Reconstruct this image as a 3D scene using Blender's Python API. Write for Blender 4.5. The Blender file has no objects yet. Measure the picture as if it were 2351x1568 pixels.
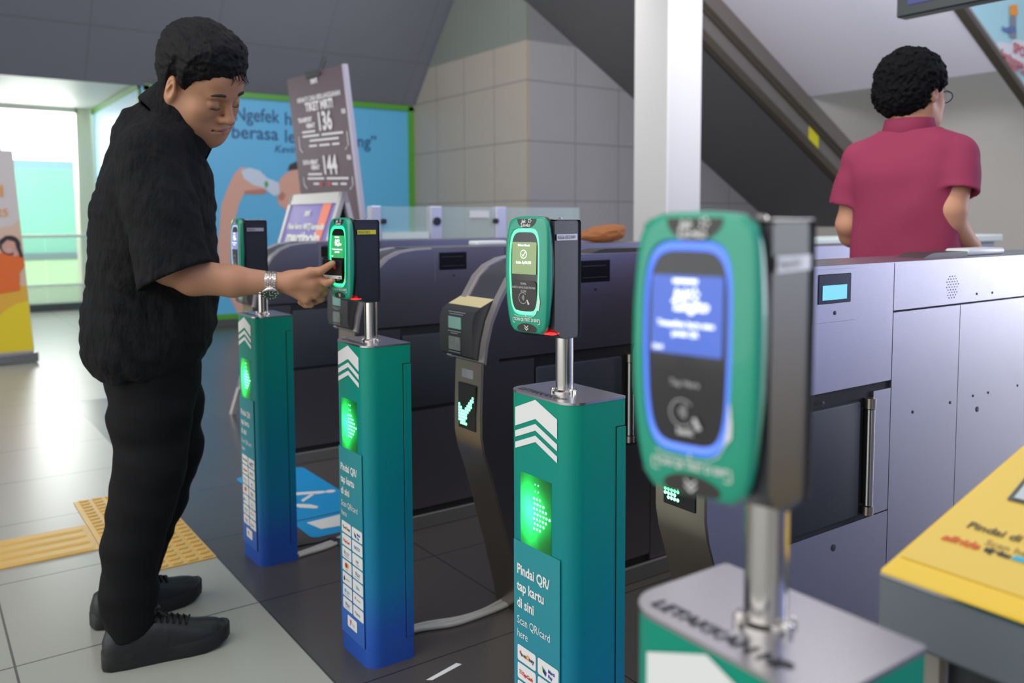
import bpy, bmesh, math, random
import numpy as np
from mathutils import Vector, Matrix
random.seed(7)
PI = math.pi
C = bpy.context.scene.collection
sc = bpy.context.scene

# ------------------------------------------------------------------ camera
FP, PX, PY = 1974.456, 1206.30, 649.03
YAW, PITCH, ROLL = 0.9456097, 0.0738115, -0.0028334
CAMH = 1.14
fw = Vector((math.cos(YAW)*math.cos(PITCH), math.sin(YAW)*math.cos(PITCH), -math.sin(PITCH)))
rt = Vector((math.sin(YAW), -math.cos(YAW), 0.0))
up = rt.cross(fw)
rt2 = rt*math.cos(ROLL)+up*math.sin(ROLL)
up2 = -rt*math.sin(ROLL)+up*math.cos(ROLL)
cam = bpy.data.cameras.new('camera')
cam.sensor_width = 36.0
cam.lens = FP/2351*36
cam.shift_x = -(PX-1175.5)/2351
cam.shift_y = -(784-PY)/2351
cam.clip_start = 0.05
cam.dof.use_dof = True
cam.dof.focus_distance = 1.72
cam.dof.aperture_fstop = 3.5
camo = bpy.data.objects.new('camera', cam)
camo.matrix_world = Matrix(((rt2.x, up2.x, -fw.x, 0), (rt2.y, up2.y, -fw.y, 0), (rt2.z, up2.z, -fw.z, CAMH), (0, 0, 0, 1)))
C.objects.link(camo)
sc.camera = camo

# ------------------------------------------------------------------ world
def lin(c):
    return tuple((x/12.92 if x <= 0.04045 else ((x+0.055)/1.055)**2.4) for x in (v/255 for v in c))
world = bpy.data.worlds.new('station_daylight')
sc.world = world
world.use_nodes = True
wt = world.node_tree
wt.nodes.clear()
wo = wt.nodes.new('ShaderNodeOutputWorld')
wb = wt.nodes.new('ShaderNodeBackground')
wt.links.new(wb.outputs[0], wo.inputs[0])
tc = wt.nodes.new('ShaderNodeTexCoord')
sep = wt.nodes.new('ShaderNodeSeparateXYZ')
wt.links.new(tc.outputs['Generated'], sep.inputs[0])
ramp = wt.nodes.new('ShaderNodeValToRGB')
mr = wt.nodes.new('ShaderNodeMapRange')
mr.inputs[1].default_value = -1; mr.inputs[2].default_value = 1
wt.links.new(sep.outputs[2], mr.inputs[0])
wt.links.new(mr.outputs[0], ramp.inputs[0])
els = ramp.color_ramp.elements
els[0].position = 0.0; els[0].color = (0.10, 0.10, 0.105, 1)
els[1].position = 1.0; els[1].color = (0.34, 0.35, 0.38, 1)
e = els.new(0.46); e.color = (0.16, 0.16, 0.17, 1)
e = els.new(0.52); e.color = (0.30, 0.31, 0.35, 1)
e = els.new(0.70); e.color = (0.34, 0.35, 0.39, 1)
last = ramp.outputs[0]
# bright patches added to the world, for fill, reflections and the far daylight
flatz = wt.nodes.new('ShaderNodeVectorMath'); flatz.operation = 'MULTIPLY'; flatz.inputs[1].default_value = (1, 1, 0.30)
wt.links.new(tc.outputs['Generated'], flatz.inputs[0])
flatn = wt.nodes.new('ShaderNodeVectorMath'); flatn.operation = 'NORMALIZE'
wt.links.new(flatz.outputs[0], flatn.inputs[0])
# direction, core and edge angle, colour, tall patch or round
BLOBS = [((0.950, -0.312, 0.02), 6.0, 8.5, (8.0, 8.1, 8.6), 1),
         ((0.72, -0.69, 0.06), 16, 30, (0.26, 0.36, 1.10), 1),
         ((-0.95, 0.05, 0.22), 24, 50, (2.1, 2.15, 2.15), 0),
         ((-0.45, -0.85, 0.40), 14, 34, (0.5, 0.5, 0.55), 0),
         ((0.05, 0.99, 0.10), 14, 26, (4.2, 4.4, 4.2), 0),
         ((0.55, 0.50, 0.66), 10, 26, (1.3, 1.27, 1.25), 0),
         ((-0.1, -0.3, 0.95), 18, 40, (1.0, 1.0, 1.05), 0)]
for d, a0, a1, col, tall in BLOBS:
    v = Vector(d).normalized()
    dp = wt.nodes.new('ShaderNodeVectorMath'); dp.operation = 'DOT_PRODUCT'
    dp.inputs[1].default_value = v
    wt.links.new(flatn.outputs[0] if tall else tc.outputs['Generated'], dp.inputs[0])
    m = wt.nodes.new('ShaderNodeMapRange'); m.interpolation_type = 'SMOOTHSTEP'
    m.inputs[1].default_value = math.cos(math.radians(a1)); m.inputs[2].default_value = math.cos(math.radians(a0))
    wt.links.new(dp.outputs['Value'], m.inputs[0])
    sca = wt.nodes.new('ShaderNodeVectorMath'); sca.operation = 'SCALE'
    sca.inputs[0].default_value = col
    wt.links.new(m.outputs[0], sca.inputs['Scale'])
    ad = wt.nodes.new('ShaderNodeVectorMath'); ad.operation = 'ADD'
    wt.links.new(last, ad.inputs[0]); wt.links.new(sca.outputs[0], ad.inputs[1])
    last = ad.outputs[0]
wt.links.new(last, wb.inputs[0])
wb.inputs[1].default_value = 0.9

# ------------------------------------------------------------------ lights
def area(name, loc, target, sx, sy, power, col):
    l = bpy.data.lights.new(name, 'AREA'); l.shape = 'RECTANGLE'; l.size = sx; l.size_y = sy
    l.energy = power; l.color = col
    o = bpy.data.objects.new(name, l); o.location = loc
    o.rotation_euler = (Vector(target)-Vector(loc)).to_track_quat('-Z', 'Y').to_euler()
    C.objects.link(o)
    return o
area('daylight_outside_opening', (0.9, 13.2, 3.6), (0.9, 17.2, 0.8), 6, 2.0, 430, (1, 1, 0.97))
area('daylight_through_opening', (0.9, 12.6, 2.2), (0.8, 8.0, 0.0), 2.6, 1.4, 105, (1, 1, 0.98))
area('fill_light_over_gates', (-0.5, 1.3, 3.4), (1.2, 1.9, 0.6), 2.2, 0.5, 17, (1.0, 0.98, 0.95))  # unseen fill added to lift the validator fronts and tops
area('fill_light_right', (4.3, 2.5, 2.64), (6.9, 4.7, 3.0), 1.0, 0.4, 66, (0.94, 0.94, 1.0))  # unseen lamp added to brighten the pale underside of the stair
area('fill_light_middle', (1.5, 1.7, 2.75), (6.4, 4.6, 2.2), 1.6, 0.5, 26, (0.97, 0.97, 1.0))  # general fill added out of view, towards the column and stairs
area('fill_light_back', (2.9, 4.9, 3.3), (3.9, 8.6, 1.9), 1.6, 0.6, 60, (1.0, 0.97, 0.93))  # added above the frame to lift the tiled walls and soffit

sc.view_settings.view_transform = 'Standard'
sc.view_settings.look = 'None'
sc.view_settings.gamma = 1
sc.view_settings.use_curve_mapping = False
sc.view_settings.exposure = 0.0
sc.cycles.use_denoising = True
sc.cycles.max_bounces = 8
sc.cycles.sample_clamp_indirect = 8

# ------------------------------------------------------------------ materials
MATS = {}
def mat(name, col=(128, 128, 128), rough=0.5, metal=0.0, bump=None, emis=None, estr=1.0, trans=0.0, spec=0.5, coat=0.0, aniso=0.0, var=0.0, vscale=20.0, alpha=1.0):
    if name in MATS: return MATS[name]
    m = bpy.data.materials.new(name); m.use_nodes = True
    b = m.node_tree.nodes['Principled BSDF']
    c = lin(col)
    b.inputs['Base Color'].default_value = (*c, 1)
    b.inputs['Roughness'].default_value = rough
    b.inputs['Metallic'].default_value = metal
    b.inputs['Specular IOR Level'].default_value = spec
    if coat: b.inputs['Coat Weight'].default_value = coat
    if aniso: b.inputs['Anisotropic'].default_value = aniso
    if trans: b.inputs['Transmission Weight'].default_value = trans
    if alpha < 1: b.inputs['Alpha'].default_value = alpha
    if emis is not None:
        b.inputs['Emission Color'].default_value = (*lin(emis), 1)
        b.inputs['Emission Strength'].default_value = estr
    nt = m.node_tree
    if var or bump:
        t = nt.nodes.new('ShaderNodeTexCoord')
        mp = nt.nodes.new('ShaderNodeMapping')
        nt.links.new(t.outputs['Object'], mp.inputs[0])
    if var:
        n = nt.nodes.new('ShaderNodeTexNoise'); n.inputs['Scale'].default_value = vscale; n.inputs['Detail'].default_value = 5
        nt.links.new(mp.outputs[0], n.inputs['Vector'])
        mx = nt.nodes.new('ShaderNodeMix'); mx.data_type = 'RGBA'
        mx.inputs[6].default_value = (*[v*(1-var) for v in c], 1)
        mx.inputs[7].default_value = (*[min(1, v*(1+var)) for v in c], 1)
        nt.links.new(n.outputs[0], mx.inputs[0])
        nt.links.new(mx.outputs[2], b.inputs['Base Color'])
    if bump:
        bs, bstr, stretch = bump
        mp2 = nt.nodes.new('ShaderNodeMapping'); mp2.inputs['Scale'].default_value = stretch
        nt.links.new(t.outputs['Object'], mp2.inputs[0])
        n2 = nt.nodes.new('ShaderNodeTexNoise'); n2.inputs['Scale'].default_value = bs; n2.inputs['Detail'].default_value = 4
        nt.links.new(mp2.outputs[0], n2.inputs['Vector'])
        bp = nt.nodes.new('ShaderNodeBump'); bp.inputs['Strength'].default_value = bstr; bp.inputs['Distance'].default_value = 0.004
        nt.links.new(n2.outputs[0], bp.inputs['Height'])
        nt.links.new(bp.outputs[0], b.inputs['Normal'])
    MATS[name] = m
    return m
def N(m): return m.node_tree.nodes, m.node_tree.links, m.node_tree.nodes['Principled BSDF']

def tile_mat(name, ax_u, ax_v, tu, tv, ou, ov, col, grout, rough, gw=0.004, var=0.08, coord='Object', nscale=3.0):
    """tiles with grout lines by world position"""
    m = mat(name, col, rough)
    n, l, b = N(m)
    g = n.new('ShaderNodeTexCoord')
    s = n.new('ShaderNodeSeparateXYZ'); l.new(g.outputs['Object'], s.inputs[0])
    def line(ax, t, o):
        a = n.new('ShaderNodeMath'); a.operation = 'SUBTRACT'; a.inputs[1].default_value = o
        l.new(s.outputs['XYZ'.index(ax)], a.inputs[0])
        p = n.new('ShaderNodeMath'); p.operation = 'PINGPONG'; p.inputs[1].default_value = t/2
        l.new(a.outputs[0], p.inputs[0])
        c = n.new('ShaderNodeMath'); c.operation = 'LESS_THAN'; c.inputs[1].default_value = gw/2
        l.new(p.outputs[0], c.inputs[0])
        return c.outputs[0]
    mx = n.new('ShaderNodeMath'); mx.operation = 'MAXIMUM'
    l.new(line(ax_u, tu, ou), mx.inputs[0]); l.new(line(ax_v, tv, ov), mx.inputs[1])
    ns = n.new('ShaderNodeTexNoise'); ns.inputs['Scale'].default_value = nscale; ns.inputs['Detail'].default_value = 8
    l.new(g.outputs['Object'], ns.inputs['Vector'])
    c = lin(col)
    m1 = n.new('ShaderNodeMix'); m1.data_type = 'RGBA'
    m1.inputs[6].default_value = (*[v*(1-var) for v in c], 1); m1.inputs[7].default_value = (*[min(1, v*(1+var)) for v in c], 1)
    l.new(ns.outputs[0], m1.inputs[0])
    m2 = n.new('ShaderNodeMix'); m2.data_type = 'RGBA'
    l.new(mx.outputs[0], m2.inputs[0]); l.new(m1.outputs[2], m2.inputs[6]); m2.inputs[7].default_value = (*lin(grout), 1)
    l.new(m2.outputs[2], b.inputs['Base Color'])
    return m

# ------------------------------------------------------------------ mesh helpers
class MB:
    def __init__(s): s.v = []; s.f = []; s.mi = []; s.m = 0
    def add(s, vs, fs):
        o = len(s.v); s.v += [tuple(v) for v in vs]; s.f += [[i+o for i in f] for f in fs]; s.mi += [s.m]*len(fs); return s
    def box(s, x0, x1, y0, y1, z0, z1, bev=0.0, seg=2):
        if bev <= 0:
            vs = [(x, y, z) for x in (x0, x1) for y in (y0, y1) for z in (z0, z1)]
            return s.add(vs, [(0, 1, 3, 2), (4, 6, 7, 5), (0, 4, 5, 1), (2, 3, 7, 6), (0, 2, 6, 4), (1, 5, 7, 3)])
        bm = bmesh.new()
        bmesh.ops.create_cube(bm, size=1)
        for v in bm.verts:
            v.co = ((x0+x1)/2+v.co.x*(x1-x0), (y0+y1)/2+v.co.y*(y1-y0), (z0+z1)/2+v.co.z*(z1-z0))
        bmesh.ops.bevel(bm, geom=bm.edges[:], offset=bev, segments=seg, affect='EDGES', profile=0.5)
        bm.verts.index_update()
        s.add([v.co[:] for v in bm.verts], [[v.index for v in f.verts] for f in bm.faces]); bm.free()
        return s
    def prism(s, pts, axis, a0, a1):
        """extrude a closed 2d outline along an axis; pts are the two other coordinates in xyz order"""
        def P3(p, a):
            if axis == 'x': return (a, p[0], p[1])
            if axis == 'y': return (p[0], a, p[1])
            return (p[0], p[1], a)
        n = len(pts)
        vs = [P3(p, a0) for p in pts]+[P3(p, a1) for p in pts]
        fs = [(i, (i+1) % n, n+(i+1) % n, n+i) for i in range(n)]
        fs += [list(range(n))[::-1], list(range(n, 2*n))]
        return s.add(vs, fs)
    def tube(s, pts, r, n=12, cap=True):
        pts = [Vector(p) for p in pts]
        rs = r if isinstance(r, (list, tuple)) else [r]*len(pts)
        rings = []
        up0 = Vector((0, 0, 1))
        d0 = (pts[1]-pts[0]).normalized()
        if abs(d0.dot(up0)) > 0.95: up0 = Vector((1, 0, 0))
        nrm = (up0-d0*up0.dot(d0)).normalized()
        vs = []
        for i, p in enumerate(pts):
            d = (pts[min(i+1, len(pts)-1)]-pts[max(i-1, 0)]).normalized()
            nrm = (nrm-d*nrm.dot(d)).normalized(); bt = d.cross(nrm)
            for k in range(n):
                a = 2*PI*k/n
                vs.append(tuple(p+(nrm*math.cos(a)+bt*math.sin(a))*rs[i]))
        fs = []
        for i in range(len(pts)-1):
            for k in range(n):
                fs.append((i*n+k, i*n+(k+1) % n, (i+1)*n+(k+1) % n, (i+1)*n+k))
        if cap: fs += [list(range(n))[::-1], [(len(pts)-1)*n+k for k in range(n)]]
        return s.add(vs, fs)
    def cyl(s, c, axis, r, h, n=24, r2=None):
        c = Vector(c); d = {'x': Vector((1, 0, 0)), 'y': Vector((0, 1, 0)), 'z': Vector((0, 0, 1))}[axis]
        return s.tube([c, c+d*h], [r, r if r2 is None else r2], n)
    def lathe(s, c, prof, n=24):
        vs = []; fs = []
        for (r, z) in prof:
            for k in range(n):
                a = 2*PI*k/n; vs.append((c[0]+r*math.cos(a), c[1]+r*math.sin(a), c[2]+z))
        for i in range(len(prof)-1):
            for k in range(n): fs.append((i*n+k, i*n+(k+1) % n, (i+1)*n+(k+1) % n, (i+1)*n+k))
        fs += [list(range(n))[::-1], [(len(prof)-1)*n+k for k in range(n)]]
        return s.add(vs, fs)
    def build(s, name, m, parent=None, smooth=30, M=None):
        me = bpy.data.meshes.new(name)
        vs = s.v if M is None else [tuple(M @ Vector(v)) for v in s.v]
        me.from_pydata(vs, [], s.f)
        ms = m if isinstance(m, (list, tuple)) else [m]
        for x in ms: me.materials.append(x)
        if len(ms) > 1: me.polygons.foreach_set('material_index', s.mi)
        me.update()
        bm = bmesh.new(); bm.from_mesh(me); bmesh.ops.recalc_face_normals(bm, faces=bm.faces[:]); bm.to_mesh(me); bm.free()
        if smooth:
            me.polygons.foreach_set('use_smooth', [True]*len(me.polygons))
            me.set_sharp_from_angle(angle=math.radians(smooth))
        o = bpy.data.objects.new(name, me); C.objects.link(o)
        if parent is not None: o.parent = parent
        return o
def thing(name, label, cat, loc=(0, 0, 0), rotz=0, group=None):
    o = bpy.data.objects.new(name, None); C.objects.link(o); o.empty_display_size = 0.1
    o.location = loc; o.rotation_euler = (0, 0, rotz)
    return tag(o, label, cat, group)
def tag(o, label, cat, group=None):
    o['label'] = label; o['category'] = cat
    if group: o['group'] = group
    return o
def struct(o): o['kind'] = 'structure'; return o
def dup(root, loc, rotz=None, label=None, group=None):
    r = root.copy(); C.objects.link(r); r.location = loc
    if rotz is not None: r.rotation_euler = (0, 0, rotz)
    if label: r['label'] = label
    if group: r['group'] = group
    for ch in list(root.children):
        c = ch.copy(); C.objects.link(c); c.parent = r
        for g in ch.children:
            d = g.copy(); C.objects.link(d); d.parent = c
    return r
def text2d(s, size, align='LEFT', bold=0.0, sx=1.0, shear=0.0):
    """2-d outline triangles of a piece of writing -> verts (u,v), faces"""
    cu = bpy.data.curves.new('t', 'FONT'); cu.body = s; cu.size = size; cu.align_x = align
    cu.offset = bold; cu.resolution_u = 3; cu.shear = shear; cu.fill_mode = 'FRONT'
    ob = bpy.data.objects.new('t', cu); me = ob.to_mesh()
    vs = [(v.co.x*sx, v.co.y) for v in me.vertices]; fs = [list(p.vertices) for p in me.polygons]
    ob.to_mesh_clear(); bpy.data.objects.remove(ob); bpy.data.curves.remove(cu)
    return vs, fs
def letters(mb, s, size, place, align='LEFT', bold=0.0, sx=1.0, shear=0.0):
    vs, fs = text2d(s, size, align, bold, sx, shear)
    mb.add([place(u, v) for u, v in vs], fs)
def flat(mb, pts, place):
    """flat polygon (u,v) mapped through place"""
    mb.add([place(u, v) for u, v in pts], [list(range(len(pts)))])
def rrect(u0, u1, v0, v1, r, n=4):
    out = []
    for cx, cy, a0 in ((u1-r, v1-r, 0), (u0+r, v1-r, 90), (u0+r, v0+r, 180), (u1-r, v0+r, 270)):
        for k in range(n+1):
            a = math.radians(a0+90*k/n); out.append((cx+r*math.cos(a), cy+r*math.sin(a)))
    return out
def ell(cu, cv, ru, rv, n=20, rot=0):
    return [(cu+ru*math.cos(a)*math.cos(rot)-rv*math.sin(a)*math.sin(rot), cv+ru*math.cos(a)*math.sin(rot)+rv*math.sin(a)*math.cos(rot)) for a in [2*PI*k/n for k in range(n)]]

# ------------------------------------------------------------------ the hall
XB = 0.813          # where the pale floor tiles meet the dark ones
m_floor = tile_mat('pale_floor_tiles', 'X', 'Y', 0.632, 0.6, 0.181, 0.09, (162, 162, 151), (86, 85, 80), 0.32, 0.006, 0.05)
m_floor_d = tile_mat('dark_floor_tiles', 'X', 'Y', 0.6, 0.6, 0.813, 0.09, (76, 72, 69), (42, 40, 39), 0.27, 0.005, 0.07)
mb = MB(); mb.box(-6, XB, -4, 13.0, -0.1, 0); o = struct(mb.build('floor', m_floor, smooth=0)); o['label'] = 'pale beige glossy floor tiles'
mb = MB(); mb.box(XB, 12, -4, 13.0, -0.1, 0); o = struct(mb.build('floor', m_floor_d, smooth=0)); o['label'] = 'dark grey floor tiles on the gate side'
mb = MB(); mb.box(XB, 1.45, 6.0, 13.0, -0.05, 0.0006); mb.box(1.45, 2.03, 9.42, 13.0, -0.05, 0.0006); o = struct(mb.build('floor', m_floor, smooth=0)); o['label'] = 'pale patch on the dark floor standing in for the reflected daylit opening'  # pale tile colour put in for the opening's reflection on the dark tiles
m_wall_l = tile_mat('wall_tiles_light', 'Y', 'Z', 0.6, 0.6, 7.02, 0.125, (158, 150, 140), (120, 114, 108), 0.45, 0.012, 0.04)
m_wall_d = tile_mat('wall_tiles_front', 'X', 'Z', 0.6, 0.6, 5.13, 0.125, (150, 149, 153), (118, 117, 122), 0.45, 0.012, 0.04)
m_upper = mat('green_grey_panels', (118, 123, 117), 0.55, var=0.05, vscale=2)
m_soffit = tile_mat('dark_soffit_panels', 'X', 'Z', 1.15, 0.92, 0.35, 0.2, (116, 118, 128), (104, 106, 115), 0.5, 0.012, 0.04)
XC, YC, YB = 5.10, 7.04, 9.4
# tiled pier: left face looks to -x, front face looks to -y
mb = MB(); mb.prism([(YC, 0), (YB+0.1, 0), (YB+0.1, 2.5), (9.33, 2.525), (9.0, 2.915), (YC, 2.915)], 'x', XC, XC+0.05)
struct(mb.build('wall_left', m_wall_l, smooth=0))
mb = MB(); mb.prism([(YC, 2.915), (9.02, 2.915), (7.2, 4.9), (YC, 4.9)], 'x', XC, XC+0.05)
struct(mb.build('wall_left_upper', m_upper, smooth=0))
mb = MB(); mb.box(XC+.05, 12.0, YC, YC+0.05, 0, 2.915); struct(mb.build('wall_back', m_wall_d, smooth=0))
mb = MB(); mb.box(XC+.05, 12.0, YC, YC+0.05, 2.915, 4.9); struct(mb.build('wall_back_upper', mat('grey_panels', (120, 121, 126), 0.55, var=0.05, vscale=2), smooth=0))
# sloping soffit that comes down to the top of the billboard
def slab(name, pts, m, th=0.06):
    """thick slab under a planar quad"""
    a, b, c = [Vector(p) for p in pts[:3]]
    n = (b-a).cross(c-a).normalized()*th
    if n.z < 0: n = -n
    vs = [tuple(p) for p in pts]+[tuple(Vector(p)+n) for p in pts]
    k = len(pts)
    mb = MB(); mb.add(vs, [list(range(k)), list(range(k, 2*k))[::-1]]+[(i, (i+1) % k, k+(i+1) % k, k+i) for i in range(k)])
    return struct(mb.build(name, m, smooth=0))
slab('ceiling', [(-3.5, 9.42, 2.492), (XC+.04, 9.42, 2.492), (XC+.04, 6.6, 5.75), (-3.5, 6.6, 5.75)], m_soffit)
m_ceil = mat('pale_ceiling', (205, 206, 198), 0.5)
mb = MB(); mb.box(-3.5, 2.04, 9.40, 12.95, 2.56, 2.66); struct(mb.build('ceiling_far', m_ceil, smooth=0))
# far opening to daylight: posts, beam, glass balustrade, kerb
m_white = mat('white_paint', (232, 230, 220), 0.45)
m_cream = mat('cream_paint', (240, 236, 205), 0.45)
mb = MB(); mb.box(1.84, 2.04, 12.3, 12.6, 0, 2.56); struct(mb.build('wall_pier_far', m_cream, smooth=0))
mb = MB(); mb.box(-3.5, 1.03, 12.55, 12.75, 0, 2.56); mb.v = mb.v; struct(mb.build('wall_far', mat('grey_white_paint', (206, 208, 214), 0.5), smooth=0))
mb = MB(); mb.box(1.0, 1.86, 12.3, 12.45, 2.50, 2.58); struct(mb.build('trim_1', m_white, smooth=0))
mb = MB(); mb.box(0.9, 2.04, 12.2, 12.42, 0, 0.09); struct(mb.build('baseboard_far', mat('dark_kerb', (70, 76, 76), 0.5), smooth=0))
m_kick = mat('frosted_kick', (240, 236, 228), 0.5, alpha=.35)
m_glass = mat('clear_glass', (225, 245, 238), 0.03, trans=0.0, alpha=0.16)
t = thing('glass_balustrade', 'glass balustrade with pale handrail in the daylit opening at far left', 'railing', (1.4, 12.3, 0.09))
mb = MB(); mb.box(-0.5, 0.03, -0.01, 0.01, 0, 0.82); mb.build('glass_pane', m_glass, t, 0)
mb = MB(); mb.box(0.04, 0.5, -0.01, 0.01, 0, 0.82); mb.build('glass_pane', m_glass, t, 0)
mb = MB(); mb.box(-0.5, 0.5, -0.03, 0.03, 0.83, 0.875, 0.01); mb.build('handrail', mat('pale_rail', (225, 235, 225), 0.3), t)
mb = MB(); mb.box(-0.5, 0.5, -0.02, 0.02, 0.22, 0.245); mb.build('lower_rail', mat('pale_rail'), t)
mb = MB(); mb.box(-0.5, 0.5, -0.005, 0.012, 0.0, 0.22); mb.build('kick_panel', m_kick, t)
# outdoors
mb = MB(); mb.box(-8, 10, 13.1, 40, -0.6, -0.5); o = struct(mb.build('floor_outside', mat('pale_concrete', (190, 195, 185), 0.7, var=0.1), smooth=0))
t = thing('hoarding', 'mint green site hoarding outside the far left opening', 'hoarding', (1.6, 17.5, -0.5))
for x0, x1 in ((-6.5, -0.26), (-0.24, 5.0)):
    mb = MB(); mb.box(x0, x1, 0, 0.05, 0, 2.55); mb.build('panel', mat('mint_sheet', (120, 190, 160), 0.5, var=0.06, vscale=1.5), t, 0)
mb = MB(); mb.box(-6.5, 5.0, -0.08, 0.0, 0.95, 1.06); mb.build('rail', mat('slate_rail', (96, 120, 118), 0.5), t, 0)
mb = MB(); mb.box(-6.5, 5.0, -0.05, 0.0, 0.0, 0.95); mb.build('lower_panel', mat('pale_lime', (176, 215, 160), 0.6), t, 0)
t = thing('site_roof', 'pale blue and ochre edged roof above the green hoarding', 'roof', (1.6, 19.0, 2.0))
mb = MB(); mb.box(-7, 5, 0, 1.0, 0.05, 0.30); mb.build('blue_fascia', mat('pale_blue_sheet', (150, 195, 200), 0.5), t, 0)
mb = MB(); mb.box(-7, -0.05, -0.2, 0.0, 0.30, 0.47); mb.build('ochre_edge', mat('ochre_sheet', (200, 180, 60), 0.5), t, 0)
mb = MB(); mb.box(-7, -0.05, -0.2, 0.0, 0.47, 0.72); mb.build('pink_wall', mat('pale_pink', (235, 205, 185), 0.6), t, 0)

# escalator trusses: the stairs run down towards +x
SL = -0.577
def zu(x, c0=6.229): return c0+SL*x           # underside of the first truss
m_under = mat('dark_underside', (92, 92, 95), 0.55, var=0.06, vscale=3)
slab('ceiling_truss', [(3.0, 5.60, zu(3.0)), (10.6, 5.60, zu(10.6)), (10.6, YC, zu(10.6)), (3.0, YC, zu(3.0))], m_under, 0.05)
def beam(name, y0, y1, c_lo, c_hi, m, x0, x1):
    mb = MB(); mb.prism([(x0, c_lo+SL*x0), (x1, c_lo+SL*x1), (x1, c_hi+SL*x1), (x0, c_hi+SL*x0)], 'y', y0, y1)
    return struct(mb.build(name, m, smooth=0))
beam('trim_2', 5.52, 5.62, 6.229, 6.32, mat('dark_olive_steel', (88, 82, 74), 0.45, 0.4), 3.0, 10.5)
beam('trim_3', 5.56, 5.62, 6.32, 6.50, mat('grey_steel_web', (128, 124, 121), 0.5, 0.3, var=0.1, vscale=6), 3.0, 10.5)
beam('trim_4', 5.53, 5.62, 6.50, 6.56, mat('dark_olive_steel'), 3.0, 10.5)
beam('trim_5', 5.50, 5.62, 6.56, 6.74, mat('brown_grey_steel', (118, 112, 108), 0.5, 0.2, var=0.1, vscale=6), 3.0, 10.5)
# sticker on the stringer
mb = MB(); Xs = 7.63
mb.prism([(Xs, zu(Xs, 6.36)), (Xs+0.16, zu(Xs+0.16, 6.36)), (Xs+0.16, zu(Xs+0.16, 6.49)), (Xs, zu(Xs, 6.49))], 'y', 5.555, 5.56)
tag(mb.build('sticker', mat('yellow_label', (222, 214, 40), 0.5), smooth=0), 'yellow sticker on the grey stair stringer left of the maroon shirt', 'sticker')
# second truss: pale underside, framed poster on its flank
C2 = 2.698-SL*6.18
m_lav = mat('lavender_white_panels', (222, 219, 232), 0.5)
slab('ceiling_stair', [(4.4, 3.5, 6.57+SL*4.4), (7.33, 3.5, 6.57+SL*7.33), (7.55, 5.50, 6.735+SL*7.55), (4.4, 5.50, 6.735+SL*4.4)], m_lav, 0.05)
mb = MB(); mb.box(9.0, 9.05, 1.5, YC, 0, 4.2); struct(mb.build('wall_right', mat('warm_grey_wall', (176, 171, 166), 0.6, var=0.03, vscale=1.5), smooth=0))
def fz(x, k=0.0): return 2.698-0.543*(x-6.713)+k
mb = MB(); mb.prism([(5.2, fz(5.2, -.05)), (9.0, fz(9.0, -.05)), (9.0, fz(9.0, 0)), (5.2, fz(5.2, 0))], 'y', 3.44, 3.52); struct(mb.build('trim_6', mat('dark_olive_steel'), smooth=0))
mb = MB(); mb.prism([(5.2, fz(5.2, 0)), (9.0, fz(9.0, 0)), (9.0, fz(9.0, .055)), (5.2, fz(5.2, .055))], 'y', 3.46, 3.52); struct(mb.build('trim_7', mat('grey_frame', (150, 146, 138), 0.4), smooth=0))

mb = MB(); mb.prism([(6.9, 6.745+SL*6.9), (9.0, 6.745+SL*9.0), (9.0, 4.2), (6.9, 4.2)], 'y', 5.54, 5.56); struct(mb.build('wall_stair_side', mat('warm_grey_wall'), smooth=0))
# square column
mb = MB(); mb.m = 0
mb.box(4.311, 4.648, 4.288, 4.633, 0, 5.0, 0.008, 1)
struct(mb.build('wall_column', mat('white_column', (196, 194, 193), 0.5), smooth=30))
# overhead screen, top right
t = thing('display_screen', 'black framed hanging display with a dark blue screen at top right', 'screen', (0, 0, 0))
DX = 3.4
mb = MB(); mb.box(DX, DX+0.07, 0.95, 2.062, 1.972, 2.65, 0.006, 1); mb.build('frame', mat('black_plastic', (38, 42, 44), 0.4), t)
mb = MB(); mb.box(DX-0.004, DX, 1.0, 2.010, 2.015, 2.61); mb.build('screen', mat('navy_screen', (24, 28, 70), 0.25, emis=(52, 60, 130), estr=0.55), t, 0)
mb = MB(); mb.box(DX+0.02, DX+0.05, 1.45, 1.50, 2.65, 3.6); mb.build('hanger', mat('black_plastic'), t, 0)

# ------------------------------------------------------------------ metals and plastics
m_steel = mat('brushed_steel', (168, 166, 172), 0.30, 1.0, bump=(60, 0.08, (0.6, 1, 22)), var=0.05, vscale=3)
m_steel_l = mat('polished_steel', (200, 196, 190), 0.16, 1.0)
m_steel_lid = mat('satin_steel_lid', (190, 188, 190), 0.27, 1.0)
m_black = mat('black_plastic')
m_housing = mat('charcoal_housing', (40, 41, 46), 0.38, 0.12)
m_gasket = mat('black_gasket', (16, 16, 18), 0.45)
m_flap = mat('charcoal_flap', (40, 43, 52), 0.6, 0.0)
m_gap = mat('black_gap', (10, 10, 12), 0.7)
m_decal = mat('white_print', (222, 222, 218), 0.5)
m_ink = mat('dark_print', (40, 42, 52), 0.5)

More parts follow.
